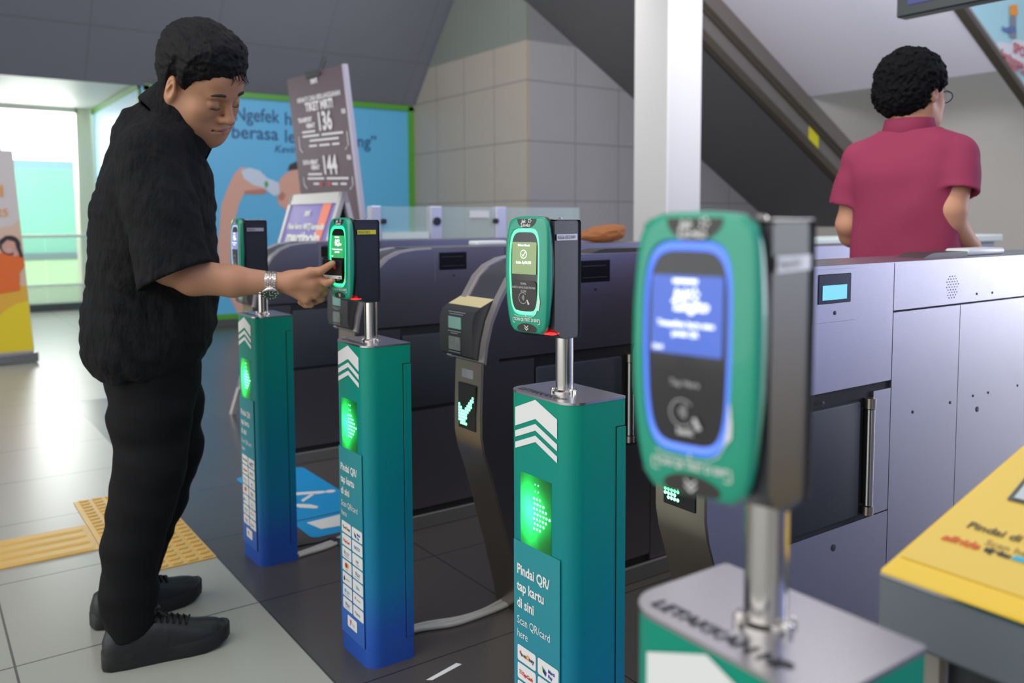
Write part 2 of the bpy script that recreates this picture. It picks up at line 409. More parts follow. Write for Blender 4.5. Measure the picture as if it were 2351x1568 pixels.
# gradient printed wrap of the posts: teal above, blue below
def wrap_mat(name, stops, rough):
    m = mat(name, (0, 120, 100), rough, spec=0.3)
    n, l, b = N(m)
    g = n.new('ShaderNodeTexCoord'); s = n.new('ShaderNodeSeparateXYZ'); l.new(g.outputs['Object'], s.inputs[0])
    r = n.new('ShaderNodeValToRGB'); e = r.color_ramp.elements
    e[0].position = stops[0][0]; e[0].color = (*lin(stops[0][1]), 1)
    e[1].position = stops[-1][0]; e[1].color = (*lin(stops[-1][1]), 1)
    for p, c in stops[1:-1]:
        q = e.new(p); q.color = (*lin(c), 1)
    l.new(s.outputs[2], r.inputs[0]); l.new(r.outputs[0], b.inputs['Base Color'])
    return m
m_wrap = wrap_mat('teal_to_blue_wrap', [(0.0, (40, 80, 165)), (0.09, (38, 84, 168)), (0.22, (20, 115, 155)), (0.42, (4, 120, 136)), (0.62, (2, 130, 122)), (0.8277, (4, 138, 110))], 0.38)
m_stick = wrap_mat('pale_teal_sticker', [(0.0, (55, 95, 175)), (0.12, (52, 100, 175)), (0.28, (38, 128, 150)), (0.6, (42, 140, 140))], 0.42)
m_green = mat('teal_green_face', (26, 150, 118), 0.28, coat=0.3)

W_, D_, R_, H_ = 0.1897, 0.1276, 0.036, 0.8277
def post_outline(g=0.0):
    """post plan: both front (-x) corners rounded"""
    x0, x1, y = -D_/2+g, D_/2-g, W_/2-g
    pts = []
    for k in range(9):
        a = PI/2*k/8; pts.append((x0+R_-R_*math.cos(a), y-R_+R_*math.sin(a)))
    pts += [(x1-.003, y), (x1, y-.003), (x1, -y+.003), (x1-.003, -y)]
    for k in range(9):
        a = PI/2*(8-k)/8; pts.append((x0+R_-R_*math.cos(a), -y+R_-R_*math.sin(a)))
    return pts
XF = -D_/2
def front(off):      # u = to the viewer's right on the front face (towards -y)
    return lambda u, v: (XF-off, -u, v)

BADGES = [  # row by row: left column, right column, last one alone
    ('e-m', (200, 60, 40), 'O', (220, 90, 40), 'ney', (190, 60, 60)), ('mp',), ('tap',), ('brizzi',), ('g', 0), ('jenis',), ('mc',), ('g', 1),
    ('drop',), ('blu',), ('g', 2), ('rk',), ('g', 3), ('gp',), ('y',)]
PRINTM = {'k': m_ink, 'r': mat('red_print', (205, 52, 45), 0.5), 'o': mat('orange_print', (238, 150, 40), 0.5),
          'b': mat('blue_print', (40, 60, 160), 0.5), 'g': mat('green_print', (90, 170, 60), 0.5), 't': mat('cyan_print', (60, 175, 200), 0.5), 's': mat('grey_print', (150, 152, 156), 0.5)}
PK = list(PRINTM)
def badge_art(i, cu, cv):
    """one mesh for the print of a badge, several inks"""
    mb = MB(); F = front(0.0034)
    def ink(c): mb.m = PK.index(c)
    def txt(s, u, v, size, c, **k): ink(c); letters(mb, s, size, lambda a, b: F(cu+u+a, cv+v+b), **k)
    def shp(pts, c): ink(c); flat(mb, [(cu+a, cv+b) for a, b in pts], F)
    kind = BADGES[i][0]
    if kind == 'e-m':
        shp(ell(-.0185, .003, .0022, .0032), 'r'); txt('e-m', -.017, -.003, .011, 'k', bold=.0003); txt('O', -.0005, -.003, .012, 'o', bold=.0006); txt('ney', .008, -.003, .011, 'k', bold=.0003)
    elif kind == 'mp':
        shp([(-.017, .006), (-.011, .001), (-.008, -.009), (-.015, -.004)], 'g'); shp([(-.012, .003), (-.004, -.002), (-.006, -.010), (-.013, -.004)], 'b')
        txt('Marti', .001, .0005, .0088, 'b', bold=.0003); txt('Pay', .001, -.009, .0088, 'b', bold=.0003)
    elif kind == 'tap':
        for k in range(3): shp([(-.022, .004-.003*k), (-.014, .004-.003*k), (-.014, .0028-.003*k), (-.022, .0028-.003*k)], 'r')
        txt('TapCash', -.0145, -.004, .0095, 'r', bold=.0004, shear=.3)
    elif kind == 'brizzi': txt('BRIZZI', 0, -.004, .0125, 'b', align='CENTER', sx=.95)
    elif kind == 'jenis': txt('jago', 0, -.002, .0105, 'k', align='CENTER'); shp(ell(.004, -.008, .010, .0009), 's')
    elif kind == 'mc':
        shp(ell(-.004, .003, .0072, .0072), 'r'); shp(ell(.0045, .003, .0066, .0066), 'o')
        shp([(-.008, -.008), (.008, -.008), (.008, -.0095), (-.008, -.0095)], 's')
    elif kind == 'drop': shp([(-.017, .008), (-.0125, -.001), (-.014, -.006), (-.020, -.006), (-.0215, -.001)], 'k'); shp([(-.008, .001), (.016, .001), (.016, -.0015), (-.008, -.0015)], 's')
    elif kind == 'blu': txt('blu', 0, -.005, .017, 't', align='CENTER')
    elif kind == 'rk': shp([(-.016, .007), (-.012, .007), (-.015, 0), (-.019, 0)], 'r'); shp([(-.008, .003), (.016, .003), (.016, .0005), (-.008, .0005)], 's')
    elif kind == 'gp': shp(ell(-.016, .0, .003, .003), 's'); txt('gopay', -.011, -.004, .010, 'k')
    elif kind == 'y': shp([(-.014, .008), (-.011, .008), (-.009, .002), (-.006, .009), (-.003, .009), (-.009, -.007), (-.012, -.007), (-.0105, -.002)], 'r'); txt('Yup', -.001, -.004, .010, 's')
    else:
        k = BADGES[i][1]; c = 'sktb'[k]
        shp(ell(-.012+.004*(k % 2), .002, .005, .005), 's' if k != 2 else 't'); shp([(-.003, .004), (.016, .004), (.016, .0015), (-.003, .0015)], 's'); shp([(-.003, -.001), (.012, -.001), (.012, -.003), (-.003, -.003)], c)
        shp([(-.018, -.0075), (.014, -.0075), (.014, -.009), (-.018, -.009)], 's')
    return mb

def led_mat(name, c0, c1, strength):
    """lit green display: brightest in a band across its middle"""
    m = mat(name, (5, 40, 12), 0.25)
    n, l, b = N(m)
    g = n.new('ShaderNodeTexCoord'); s = n.new('ShaderNodeSeparateXYZ'); l.new(g.outputs['Object'], s.inputs[0])
    def gauss(ax, c, w):
        a = n.new('ShaderNodeMath'); a.operation = 'SUBTRACT'; a.inputs[1].default_value = c; l.new(s.outputs[ax], a.inputs[0])
        d = n.new('ShaderNodeMath'); d.operation = 'DIVIDE'; d.inputs[1].default_value = w; l.new(a.outputs[0], d.inputs[0])
        q = n.new('ShaderNodeMath'); q.operation = 'MULTIPLY'; l.new(d.outputs[0], q.inputs[0]); l.new(d.outputs[0], q.inputs[1])
        g2 = n.new('ShaderNodeMath'); g2.operation = 'ADD'; g2.inputs[1].default_value = 1; l.new(q.outputs[0], g2.inputs[0])
        p = n.new('ShaderNodeMath'); p.operation = 'POWER'; p.inputs[1].default_value = -2.0; l.new(g2.outputs[0], p.inputs[0])
        return p.outputs[0]
    a = n.new('ShaderNodeMath'); a.operation = 'MULTIPLY'
    l.new(gauss(2, 0.612, 0.042), a.inputs[0]); l.new(gauss(1, 0.020, 0.035), a.inputs[1])
    ns = n.new('ShaderNodeTexNoise'); ns.inputs['Scale'].default_value = 18; ns.inputs['Detail'].default_value = 2; l.new(g.outputs['Object'], ns.inputs['Vector'])
    q = n.new('ShaderNodeMath'); q.operation = 'MULTIPLY_ADD'; l.new(a.outputs[0], q.inputs[0]); q.inputs[1].default_value = strength; q.inputs[2].default_value = 0.10
    q2 = n.new('ShaderNodeMath'); q2.operation = 'MULTIPLY_ADD'; l.new(ns.outputs[0], q2.inputs[0]); q2.inputs[1].default_value = 1.2; q2.inputs[2].default_value = 0.35
    q3 = n.new('ShaderNodeMath'); q3.operation = 'MULTIPLY'; l.new(q.outputs[0], q3.inputs[0]); l.new(q2.outputs[0], q3.inputs[1])
    b.inputs['Emission Color'].default_value = (*lin(c0), 1)
    l.new(q3.outputs[0], b.inputs['Emission Strength'])
    return m
m_led = led_mat('green_led_panel', (35, 235, 95), None, 7.5)
m_leddot = mat('green_led_dots', (60, 255, 120), 0.4, emis=(110, 255, 160), estr=5.0)
m_redled = mat('red_scanner_light', (200, 20, 20), 0.4, emis=(255, 40, 40), estr=2.5)

HZ = 1.0425; HC = (-0.0366, 0.0135)
RO = [(-.0300, .9400), (-.0385, .9440), (-.0430, .955), (-.0468, .978), (-.0495, 1.01), (-.0507, 1.045), (-.0505, 1.080), (-.0490, 1.108), (-.0468, 1.128), (-.0425, 1.1385), (-.0340, 1.1430), (-.018, 1.1448), (.0, 1.1452)]
def face_outline():
    """outline of the green face, (y, z), closed; bulges at mid height and narrows to the foot"""
    half = [(a, b) for a, b in RO]
    return half+[(-a, b) for a, b in half[::-1][1:]]
FO = face_outline()
def bow(y, z): return 0.0055*(1-((z-HZ)/0.105)**2)+0.002*(1-(y/0.05)**2)
def ring_loop(sc_, n=40, dy=0.0):
    """rounded loop of the light ring, scaled about its own centre"""
    out = []
    for k in range(n):
        a = 2*PI*k/n; c, s = math.cos(a), math.sin(a)
        p = 4.6
        ry, rz = .0345*sc_, .0735+(sc_-1)*.0345
        u = abs(c)**(2/p)*math.copysign(1, c); w = abs(s)**(2/p)*math.copysign(1, s)
        y = u*ry*(1-.07*max(0, -w)); out.append((y+.0045, 1.0480+w*rz))
    return out
def HX(y, z, off=0.0): return -0.040-bow(y, z)-off
def shell(mb, loops):
    """surface through a list of loops [(pts(y,z), off)], last closed with a fan grid"""
    n = len(loops[0][0]); vs = []; fs = []
    for pts, off in loops:
        for y, z in pts: vs.append((HX(y, z, off) if not isinstance(off, tuple) else off[0], y, z))
    for i in range(len(loops)-1):
        for k in range(n): fs.append((i*n+k, i*n+(k+1) % n, (i+1)*n+(k+1) % n, (i+1)*n+k))
    mb.add(vs, fs); return mb
def scaled(pts, s, cy=0, cz=HZ): return [(cy+(y-cy)*s, cz+(z-cz)*s) for y, z in pts]
def resample(pts, n):
    P = [Vector((a, b)) for a, b in pts]; P.append(P[0]); L = [0]
    for i in range(len(P)-1): L.append(L[-1]+(P[i+1]-P[i]).length)
    out = []
    for k in range(n):
        t = L[-1]*k/n
        i = max(j for j in range(len(L)-1) if L[j] <= t+1e-12)
        f = (t-L[i])/max(1e-9, L[i+1]-L[i]); q = P[i].lerp(P[i+1], f); out.append((q.x, q.y))
    return out

def make_kiosk(name, label, state, sticker_txt):
    """state: dict(ring, scr, screen kind, led)"""
    t = thing(name, label, 'ticket validator', group=None)
    # post
    mb = MB(); mb.prism(post_outline(), 'z', 0, H_-.004); mb.build('post', m_wrap, t)
    mb = MB(); mb.prism(post_outline(-.0006), 'z', H_-.004, H_)
    mb.build('lid', m_steel_lid, t)
    # chevrons
    mb = MB(); F = front(.0012)
    for top, hgt in ((.8206, .0345), (.7771, .012), (.756, .0116)):
        dp = .0238
        flat(mb, [(-.0635, top-dp), (-.0015, top), (.061, top-dp), (.061, top-dp-hgt), (-.0015, top-hgt), (-.0635, top-dp-hgt)], F)
    mb.build('chevron_print', m_decal, t, 0)
    # led window
    led = None
    mb = MB(); mb.box(XF-.0012, XF+.002, -.0438, .0475, .541, .6805); led = mb.build('display_window', m_led, t, 0)
    mb = MB()
    rnd = random.Random(5)
    for r in range(7):
        z = .586+r*.0092
        for c in range(6):
            y = .006-c*.0088-(.002 if r % 2 else 0)
            if c*1.1 < 6-abs(r-3)*1.2: mb.cyl((XF-.0018, y, z), 'x', .0026, .0006, 8)
    for r in range(2):
        for c in range(2): mb.cyl((XF-.0018, .002-c*.009, .655+r*.012), 'x', .0015, .0006, 6)
    mb.build('led_dots', m_leddot, led, 0)
    # lower sticker and its words
    mb = MB(); flat(mb, [(-.069, .549), (.0995*.70, .551), (.0995*.70, .048), (-.069, .048)], front(.0016))
    st = mb.build('instruction_sticker', m_stick, t, 0)
    mb = MB(); F = front(.0024)
    for s_, v, size, bd in (('Pindai QR/', .488, .0262, .0007), ('tap kartu', .456, .0262, .0007), ('di sini', .4245, .0262, .0007)):
        letters(mb, s_, size, lambda a, b: F(-.058+a, v+b), bold=bd, sx=.86)
    for s_, v, size in (('Scan QR/card', .3925, .0215), ('here', .367, .0215)):
        letters(mb, s_, size, lambda a, b: F(-.058+a, v+b), sx=.84)
    mb.build('lettering', m_decal, st, 0)
    for i in range(15):
        r, c = divmod(i, 2)
        cu = -.0285 if c == 0 else .0365
        v1 = .352-.0345*r
        w = .0285 if c == 0 else .0305
        if i == 14: cu, v1 = -.0015, .104
        mb = MB(); flat(mb, rrect(cu-w, cu+w, v1-.0305, v1, .004), front(.0024)); bo = mb.build('logo_badge', m_decal, t, 0)
        badge_art(i, cu, v1-.016).build('badge_print', [PRINTM[k] for k in PK], bo, 0)
    # service door in the near side, a hair proud of the side
    for sgn in (1, -1):
        ys = sgn*(W_/2)
        mb = MB()
        mb.box(.0395, .0410, min(ys, ys+sgn*.0008), max(ys, ys+sgn*.0008), .06, .7765)
        mb.box(.0395, D_/2-.003, min(ys, ys+sgn*.0008), max(ys, ys+sgn*.0008), .7750, .7765)
        mb.build('door_seam', m_gap, t, 0)
        mb = MB(); mb.box(.0420, D_/2-.001, min(ys, ys+sgn*.0012), max(ys, ys+sgn*.0012), .06, .774, .0005, 1)
        mb.build('service_door', m_wrap, t, 30)
    # writing on the lid, read from the back
    mb = MB(); letters(mb, 'LETAKKAN HP', .0200, lambda a, b: (-.0505+.0+b, .076-a, H_+.0008), bold=.0004, shear=.15)
    mb.build('lid_lettering', m_ink, t, 0)
    # pole and flange
    mb = MB(); mb.cyl((0, 0, H_), 'z', .0166, .135, 32); mb.build('pole', m_steel_l, t)
    mb = MB(); mb.lathe((0, 0, H_), [(.0235, 0), (.0235, .003), (.0205, .0045), (.0190, .0055), (.0190, .0065)], 28)
    for k in range(3):
        a = 2*PI*k/3+.5; mb.lathe((.0205*math.cos(a), .0205*math.sin(a), H_), [(.005, 0), (.005, .006), (.0035, .008), (.001, .0085)], 12)
    mb.build('flange', m_steel_l, t)
    # reader head
    a = state['yaw']
    M = Matrix.Translation((HC[0]+.0, HC[1], 0)) @ Matrix.Rotation(a, 4, 'Z')
    hd = MB()
    prof = [(.0395, .930), (.0415, .936), (.0415, 1.134), (.0385, 1.1385), (-.020, 1.1385), (-.030, 1.136), (-.030, .949), (-.018, .938), (-.010, .934), (.0, .930)]
    # housing: side profile extruded across with softened sides
    n = len(prof); lay = [(-.0485, .94), (-.0515, .985), (-.0515, 1.0), (.0515, 1.0), (.0515, .985), (.0485, .94)]
    cx0, cz0 = .006, 1.034
    vs = []; fs = []
    for yy, s_ in lay:
        k2 = .985+(s_-.94)*.25 if s_ < 1 else 1.0
        for x, z in prof: vs.append((cx0+(x-cx0)*k2, yy, cz0+(z-cz0)*(k2*.5+.5)))
    for i in range(len(lay)-1):
        for k in range(n): fs.append((i*n+k, i*n+(k+1) % n, (i+1)*n+(k+1) % n, (i+1)*n+k))
    fs += [list(range(n))[::-1], [(len(lay)-1)*n+k for k in range(n)]]
    hd.add(vs, fs)
    h = hd.build('reader_housing', m_housing, t, 25, M)
    # clear cap and screws on top
    mb = MB(); mb.box(-.028, .0405, -.050, .050, 1.1385, 1.1400, .0006, 1); mb.build('top_plate', m_steel_l, h, 30, M)
    mb = MB(); mb.lathe((.028, -.015, 1.14), [(.004, 0), (.004, .0016), (.002, .003)], 10); mb.lathe((.010, .03, 1.14), [(.004, 0), (.004, .0016), (.002, .003)], 10); mb.build('screw', m_steel_l, h, 30, M)
    # gasket between housing and face
    F40 = resample(FO, 44)
    mb = MB(); shell(mb, [(scaled(F40, .90), (-.026,)), (scaled(F40, 1.0), (-.027,)), (scaled(F40, 1.0), (-.036,)), (scaled(F40, .6), (-.036,))])
    mb.add([(-.026, y, z) for y, z in scaled(F40, .90)], [list(range(44))])
    mb.build('gasket', m_gasket, h, 40, M)
    # green face with softened rim; open in the middle where the window sits
    R44 = ring_loop(1.0, 44)
    # match starts: outline starts bottom right; rotate ring to the same start
    def start_at(loop, ref):
        i = min(range(len(loop)), key=lambda j: (loop[j][0]-ref[0])**2+(loop[j][1]-ref[1])**2)
        return loop[i:]+loop[:i]
    def orient(loop, ref0, ref1):
        l = start_at(loop, ref0)
        if (l[1][0]-ref1[0])**2+(l[1][1]-ref1[1])**2 > (l[-1][0]-ref1[0])**2+(l[-1][1]-ref1[1])**2: l = [l[0]]+l[1:][::-1]
        return l
    R44 = orient(R44, (F40[0][0]*.7, F40[0][1]+.03), (F40[1][0]*.7, F40[1][1]+.03))
    mid = [((a_[0]+b_[0])/2, (a_[1]+b_[1])/2) for a_, b_ in zip(F40, R44)]
    mb = MB(); shell(mb, [(F40, (-.034,)), (F40, (-.0385,)), (scaled(F40, .985), .0005), (scaled(F40, .95), .002), (mid, .002), (scaled(R44, 1.06, .0045, 1.048), .002), (scaled(R44, 1.03, .0045, 1.048), -.002)])
    face = mb.build('face_plate', m_green, h, 45, M)
    # light ring
    mb = MB(); shell(mb, [(scaled(R44, 1.040, .0045, 1.048), -.002), (scaled(R44, 1.025, .0045, 1.048), .0012), (scaled(R44, .985, .0045, 1.048), .0018), (scaled(R44, .948, .0045, 1.048), .0006), (scaled(R44, .940, .0045, 1.048), -.002)])
    mb.build('light_ring', state['ring'], h, 45, M)
    # glass behind the ring
    mb = MB(); shell(mb, [(scaled(R44, .950, .0045, 1.048), -.0005), (scaled(R44, .6, .0045, 1.048), -.0005), (scaled(R44, .3, .0045, 1.048), -.0005), (scaled(R44, .02, .0045, 1.048), -.0005)])
    gl = mb.build('window_glass', mat('smoked_glass', (38, 36, 38), 0.12, spec=0.6), h, 60, M)
    # printed caps: half moon at the top, low arch at the foot
    def onf(off): return lambda u, v: (HX(-u, v, off), -u, v)
    mb = MB(); G = onf(.0026)
    def grid(mb, pts, G, k=6):
        """fan-filled polygon subdivided so that it follows the bowed face"""
        cu = sum(p[0] for p in pts)/len(pts); cv = sum(p[1] for p in pts)/len(pts); n_ = len(pts)
        vs = []; fs = []
        for j in range(k):
            f = 1-j/k
            for u, v in pts: vs.append(G(cu+(u-cu)*f, cv+(v-cv)*f))
        vs.append(G(cu, cv))
        for j in range(k-1):
            for i in range(n_): fs.append((j*n_+i, j*n_+(i+1) % n_, (j+1)*n_+(i+1) % n_, (j+1)*n_+i))
        for i in range(n_): fs.append(((k-1)*n_+i, (k-1)*n_+(i+1) % n_, k*n_))
        mb.add(vs, fs)
    grid(mb, [(-.0225, 1.1405)]+[(-.0225*math.cos(PI*k/12), 1.1405-.0165*math.sin(PI*k/12)) for k in range(1, 12)]+[(.0225, 1.1405)], G)
    cap = mb.build('top_cap_print', mat('dark_brown_print', (52, 48, 46), 0.4), h, 0, M)
    mb = MB(); G2 = onf(.0032)
    letters(mb, 'Jak', .0085, lambda a_, b_: G2(-.0115+a_, 1.1335+b_), bold=.0002, shear=.2)
    letters(mb, 'Lingko', .0085, lambda a_, b_: G2(-.0125+a_, 1.1268+b_), bold=.0002, shear=.2)
    for r_ in (.0045, .0030, .0016):
        flat(mb, ell(.0095, 1.1365, r_, r_*1.1, 14)+ell(.0095, 1.1365, r_*.72, r_*.8, 14)[::-1], G2) if False else None
    for k in range(5):
        a_ = 2*PI*k/5; flat(mb, ell(.0085+.0028*math.cos(a_), 1.1370+.0030*math.sin(a_), .0011, .0013, 8), G2)
    mb.build('logo_print', m_decal, cap and h, 0, M)
    mb = MB()
    arch = [(-.0235, .9475)]+[(-.0235*math.cos(PI*k/12), .9475+.0105*math.sin(PI*k/12)) for k in range(1, 12)]+[(.0235, .9475), (.020, .9435), (0, .9425), (-.020, .9435)]
    grid(mb, arch, G); mb.build('bottom_cap_print', mat('dark_brown_print'), h, 0, M)
    mb = MB()
    for dz in (0, -.0042):
        flat(mb, [(-.0045, .9550+dz), (0, .9510+dz), (.0045, .9550+dz), (.0045, .9533+dz), (0, .9490+dz), (-.0045, .9533+dz)], G2)
    letters(mb, 'SCAN QR TIKET DI SINI', .0062, lambda a_, b_: G2(a_, .9618+b_*1.25), align='CENTER', bold=.00015, sx=.86)
    for sg in (-1, 1):
        path = [(sg*.0265, .9665), (sg*.0305, .9665), (sg*.0318, .9655), (sg*.0318, .9590), (sg*.0305, .9580), (sg*.0265, .9580)]
        for p, q in zip(path, path[1:]):
            d = (Vector(q)-Vector(p)); nn = Vector((-d.y, d.x)).normalized()*.0005
            flat(mb, [(p[0]+nn.x, p[1]+nn.y), (q[0]+nn.x, q[1]+nn.y), (q[0]-nn.x, q[1]-nn.y), (p[0]-nn.x, p[1]-nn.y)], G2)
    flat(mb, [(-.0006, .9735), (.0006, .9735), (.0006, .9695), (-.0006, .9695)], G2)
    mb.build('instruction_print', m_decal, h, 0, M)
    # the screen and what it shows
    GS = onf(.0009); GT0 = onf(.0016); GT = lambda u, v: GT0(u-.0045, v)
    mb = MB(); grid(mb, rrect(-.0335, .0245, 1.0440, 1.1000, .0015, 2), GS); scr = mb.build('screen', state['scr'], h, 60, M)
    mb = MB(); w = .0285
    if state['kind'] == 'ok':
        letters(mb, 'Silakan Masuk', .0052, lambda a_, b_: GT(a_, 1.0930+b_), align='CENTER', bold=.0001)
        for k in range(24):
            a0 = 2*PI*k/24; a1 = 2*PI*(k+1)/24
            flat(mb, [(.0076*math.cos(a0), 1.0790+.0076*math.sin(a0)), (.0076*math.cos(a1), 1.0790+.0076*math.sin(a1)), (.0067*math.cos(a1), 1.0790+.0067*math.sin(a1)), (.0067*math.cos(a0), 1.0790+.0067*math.sin(a0))], GT)
        flat(mb, [(-.0036, 1.0792), (-.0010, 1.0765), (-.0010, 1.0748), (-.0047, 1.0783)], GT); flat(mb, [(-.0010, 1.0748), (-.0010, 1.0766), (.0036, 1.0832), (.0047, 1.0824)], GT)
        letters(mb, 'Saldo: Rp70.530', .0062, lambda a_, b_: GT(a_, 1.0625+b_), align='CENTER', bold=.00012, sx=.9)
    else:
        flat(mb, [(-.011, 1.0975), (.009, 1.0975), (.009, 1.0945), (-.011, 1.0945)], GT)
        letters(mb, 'Jak', .0105, lambda a_, b_: GT(-.010+a_, 1.0835+b_), bold=.0005, shear=.2)
        letters(mb, 'Lingko', .0105, lambda a_, b_: GT(-.010+a_, 1.0755+b_), bold=.0005, shear=.2)
        for k in range(5):
            a_ = 2*PI*k/5; flat(mb, ell(.0065+.0030*math.cos(a_), 1.0872+.0032*math.sin(a_), .0014, .0016, 8), GT)
        letters(mb, 'Tempelkan kartu atau', .0052, lambda a_, b_: GT(a_, 1.0640+b_), align='CENTER', bold=.00025)
        letters(mb, 'pindai QR', .0052, lambda a_, b_: GT(a_, 1.0572+b_), align='CENTER', bold=.00025)
        letters(mb, '12:41', .0045, lambda a_, b_: GT(-.0275+a_, 1.0465+b_), bold=.0002)
    mb.build('screen_text', mat('screen_white', (235, 240, 245), 0.4, emis=(245, 250, 255), estr=.9), h, 0, M)
    # tap zone below the screen
    if state['kind'] == 'ok':
        mb = MB(); grid(mb, rrect(-.0345, .0250, .9800, 1.0325, .008, 4), GS); mb.build('tap_sticker', mat('dark_brown_print'), h, 60, M)
    mb = MB()
    if state['kind'] == 'ok':
        for s_, v in (('TEMPEL', 1.0255), ('KARTU UANG ELEKTRONIK', 1.0190), ('DI SINI', 1.0125)):
            letters(mb, s_, .0054, lambda a_, b_: GT(a_, v+b_), align='CENTER', sx=.82)
    else:
        letters(mb, 'Tap Here', .0062, lambda a_, b_: GT(a_, 1.0215+b_), align='CENTER')
        letters(mb, 'bank', .0068, lambda a_, b_: GT(a_, .9865+b_), align='CENTER', bold=.0003)
    for k, r_ in enumerate((.0025, .0042, .0059, .0076)):
        for j in range(6):
            a0 = math.radians(-45+15*j); a1 = a0+math.radians(15)
            flat(mb, [(-.006+r_*math.cos(a0), 1.0030+r_*math.sin(a0)), (-.006+r_*math.cos(a1), 1.0030+r_*math.sin(a1)), (-.006+(r_-.0006)*math.cos(a1), 1.0030+(r_-.0006)*math.sin(a1)), (-.006+(r_-.0006)*math.cos(a0), 1.0030+(r_-.0006)*math.sin(a0))], GT)
    for j in range(20):
        a0 = math.radians(40+14*j); a1 = a0+math.radians(14)
        flat(mb, [(-.002+.0100*math.cos(a0), 1.0020+.0100*math.sin(a0)), (-.002+.0100*math.cos(a1), 1.0020+.0100*math.sin(a1)), (-.002+.0093*math.cos(a1), 1.0020+.0093*math.sin(a1)), (-.002+.0093*math.cos(a0), 1.0020+.0093*math.sin(a0))], GT)
    flat(mb, [(.0062, .9990), (.0090, 1.0000), (.0135, .9920), (.0095, .9905)], GT)
    mb.build('tap_print', mat('grey_white_print', (190, 190, 186), 0.5, emis=(150, 150, 150), estr=.15), h, 0, M)
    # torn white edge where the green wrap has peeled
    rnd = random.Random(len(name)+int(a*100))
    if state.get('torn'):
        pts = []; q = scaled(R44, 1.065, .0045, 1.048)
        sel = [p for p in q if p[1] < 1.022 and p[0] < .03]
        sel.sort(key=lambda p: math.atan2(p[1]-1.048, p[0]+.0))
        outer = []; inner = []
        for i, (y, z) in enumerate(sel):
            big = .009 if (z > .988 and z < 1.012 and y < 0) else .0015
            k_ = rnd.uniform(.3, 1)*big
            nv = Vector((y, z-1.048)).normalized(); outer.append((-(y+nv.x*k_), z+nv.y*k_*.8)); inner.append((-y, z))
        vs = [G2(*p) for p in outer]+[G2(*p) for p in inner]; n_ = len(sel)
        mb = MB(); mb.add(vs, [(i, i+1, n_+i+1, n_+i) for i in range(n_-1)]); mb.build('torn_edge', m_decal, h, 0, M)
    # asset sticker on the side
    mb = MB(); mb.box(-.0005*0-.0250+.0, .0300, -.0526, -.0515, 1.1030, 1.1140)
    sk = mb.build('asset_sticker', state.get('tagm', mat('silver_label', (176, 176, 180), 0.35, 0.2)), h, 0, M)
    mb = MB(); letters(mb, sticker_txt, .0088, lambda u, v: (-.023+u, -.0529, 1.1055+v), sx=.85)
    mb.build('sticker_text', m_ink, h, 0, M)
    # red scanner light under the head
    mb = MB(); mb.box(-.034, -.014, -.0490, -.026, .9395, .9430, .0012, 1)
    if state.get('red', True): mb.build('scanner_light', m_redled, h, 30, M)
    return t
def emat(name, col, strength, base=None):
    return mat(name, base or col, 0.3, emis=col, estr=strength)
ring_g = emat('green_light_ring', (120, 255, 190), 1.3, (40, 120, 90))
ring_g2 = emat('vivid_green_ring', (40, 255, 130), 3.2, (40, 120, 90))
ring_b = emat('blue_light_ring', (96, 140, 255), 0.95, (60, 80, 150))
ring_w = emat('pale_blue_ring', (190, 200, 245), 0.8, (120, 130, 160))
POS = [(0.8989, 2.7336), (0.9050, 1.9296), (0.8956, 1.1139), (0.4651, 0.3209)]
KC = [(x+D_/2, y+W_/2) for x, y in POS]
KIOSKS = []
specs = [
    ('teal ticket validator furthest back, a white cable at its foot, head almost edge-on', dict(yaw=math.radians(.8), ring=ring_w, scr=emat('grey_blue_screen', (150, 160, 215), .75, (60, 60, 80)), kind='idle'), 'BSG615'),
    ('teal ticket validator where the man in black taps his card, yellow tag on its head', dict(yaw=math.radians(9.5), ring=ring_g2, scr=emat('green_screen', (70, 190, 110), .8, (30, 90, 50)), kind='idle', torn=True, tagm=mat('yellow_label')), 'RSG615E21'),
    ('teal ticket validator in sharp focus showing a tick mark and Saldo Rp70.530', dict(yaw=math.radians(11.4), ring=ring_g, scr=emat('pale_green_screen', (165, 190, 130), .72, (60, 70, 50)), kind='ok', torn=True), 'RSG615E2104V'),
    ('nearest blurred ticket validator with a blue screen and blue light ring', dict(yaw=math.radians(12.8), ring=ring_b, scr=emat('blue_screen', (84, 120, 222), .85, (30, 40, 90)), kind='idle', torn=True, red=False), 'RSG615E19'),
]
for (lab, st, tx), (x, y) in zip(specs, KC):
    k = make_kiosk('ticket_validator', lab, st, tx); k['group'] = 'ticket validators in front of the gates'; k.location = (x, y, 0); KIOSKS.append(k)

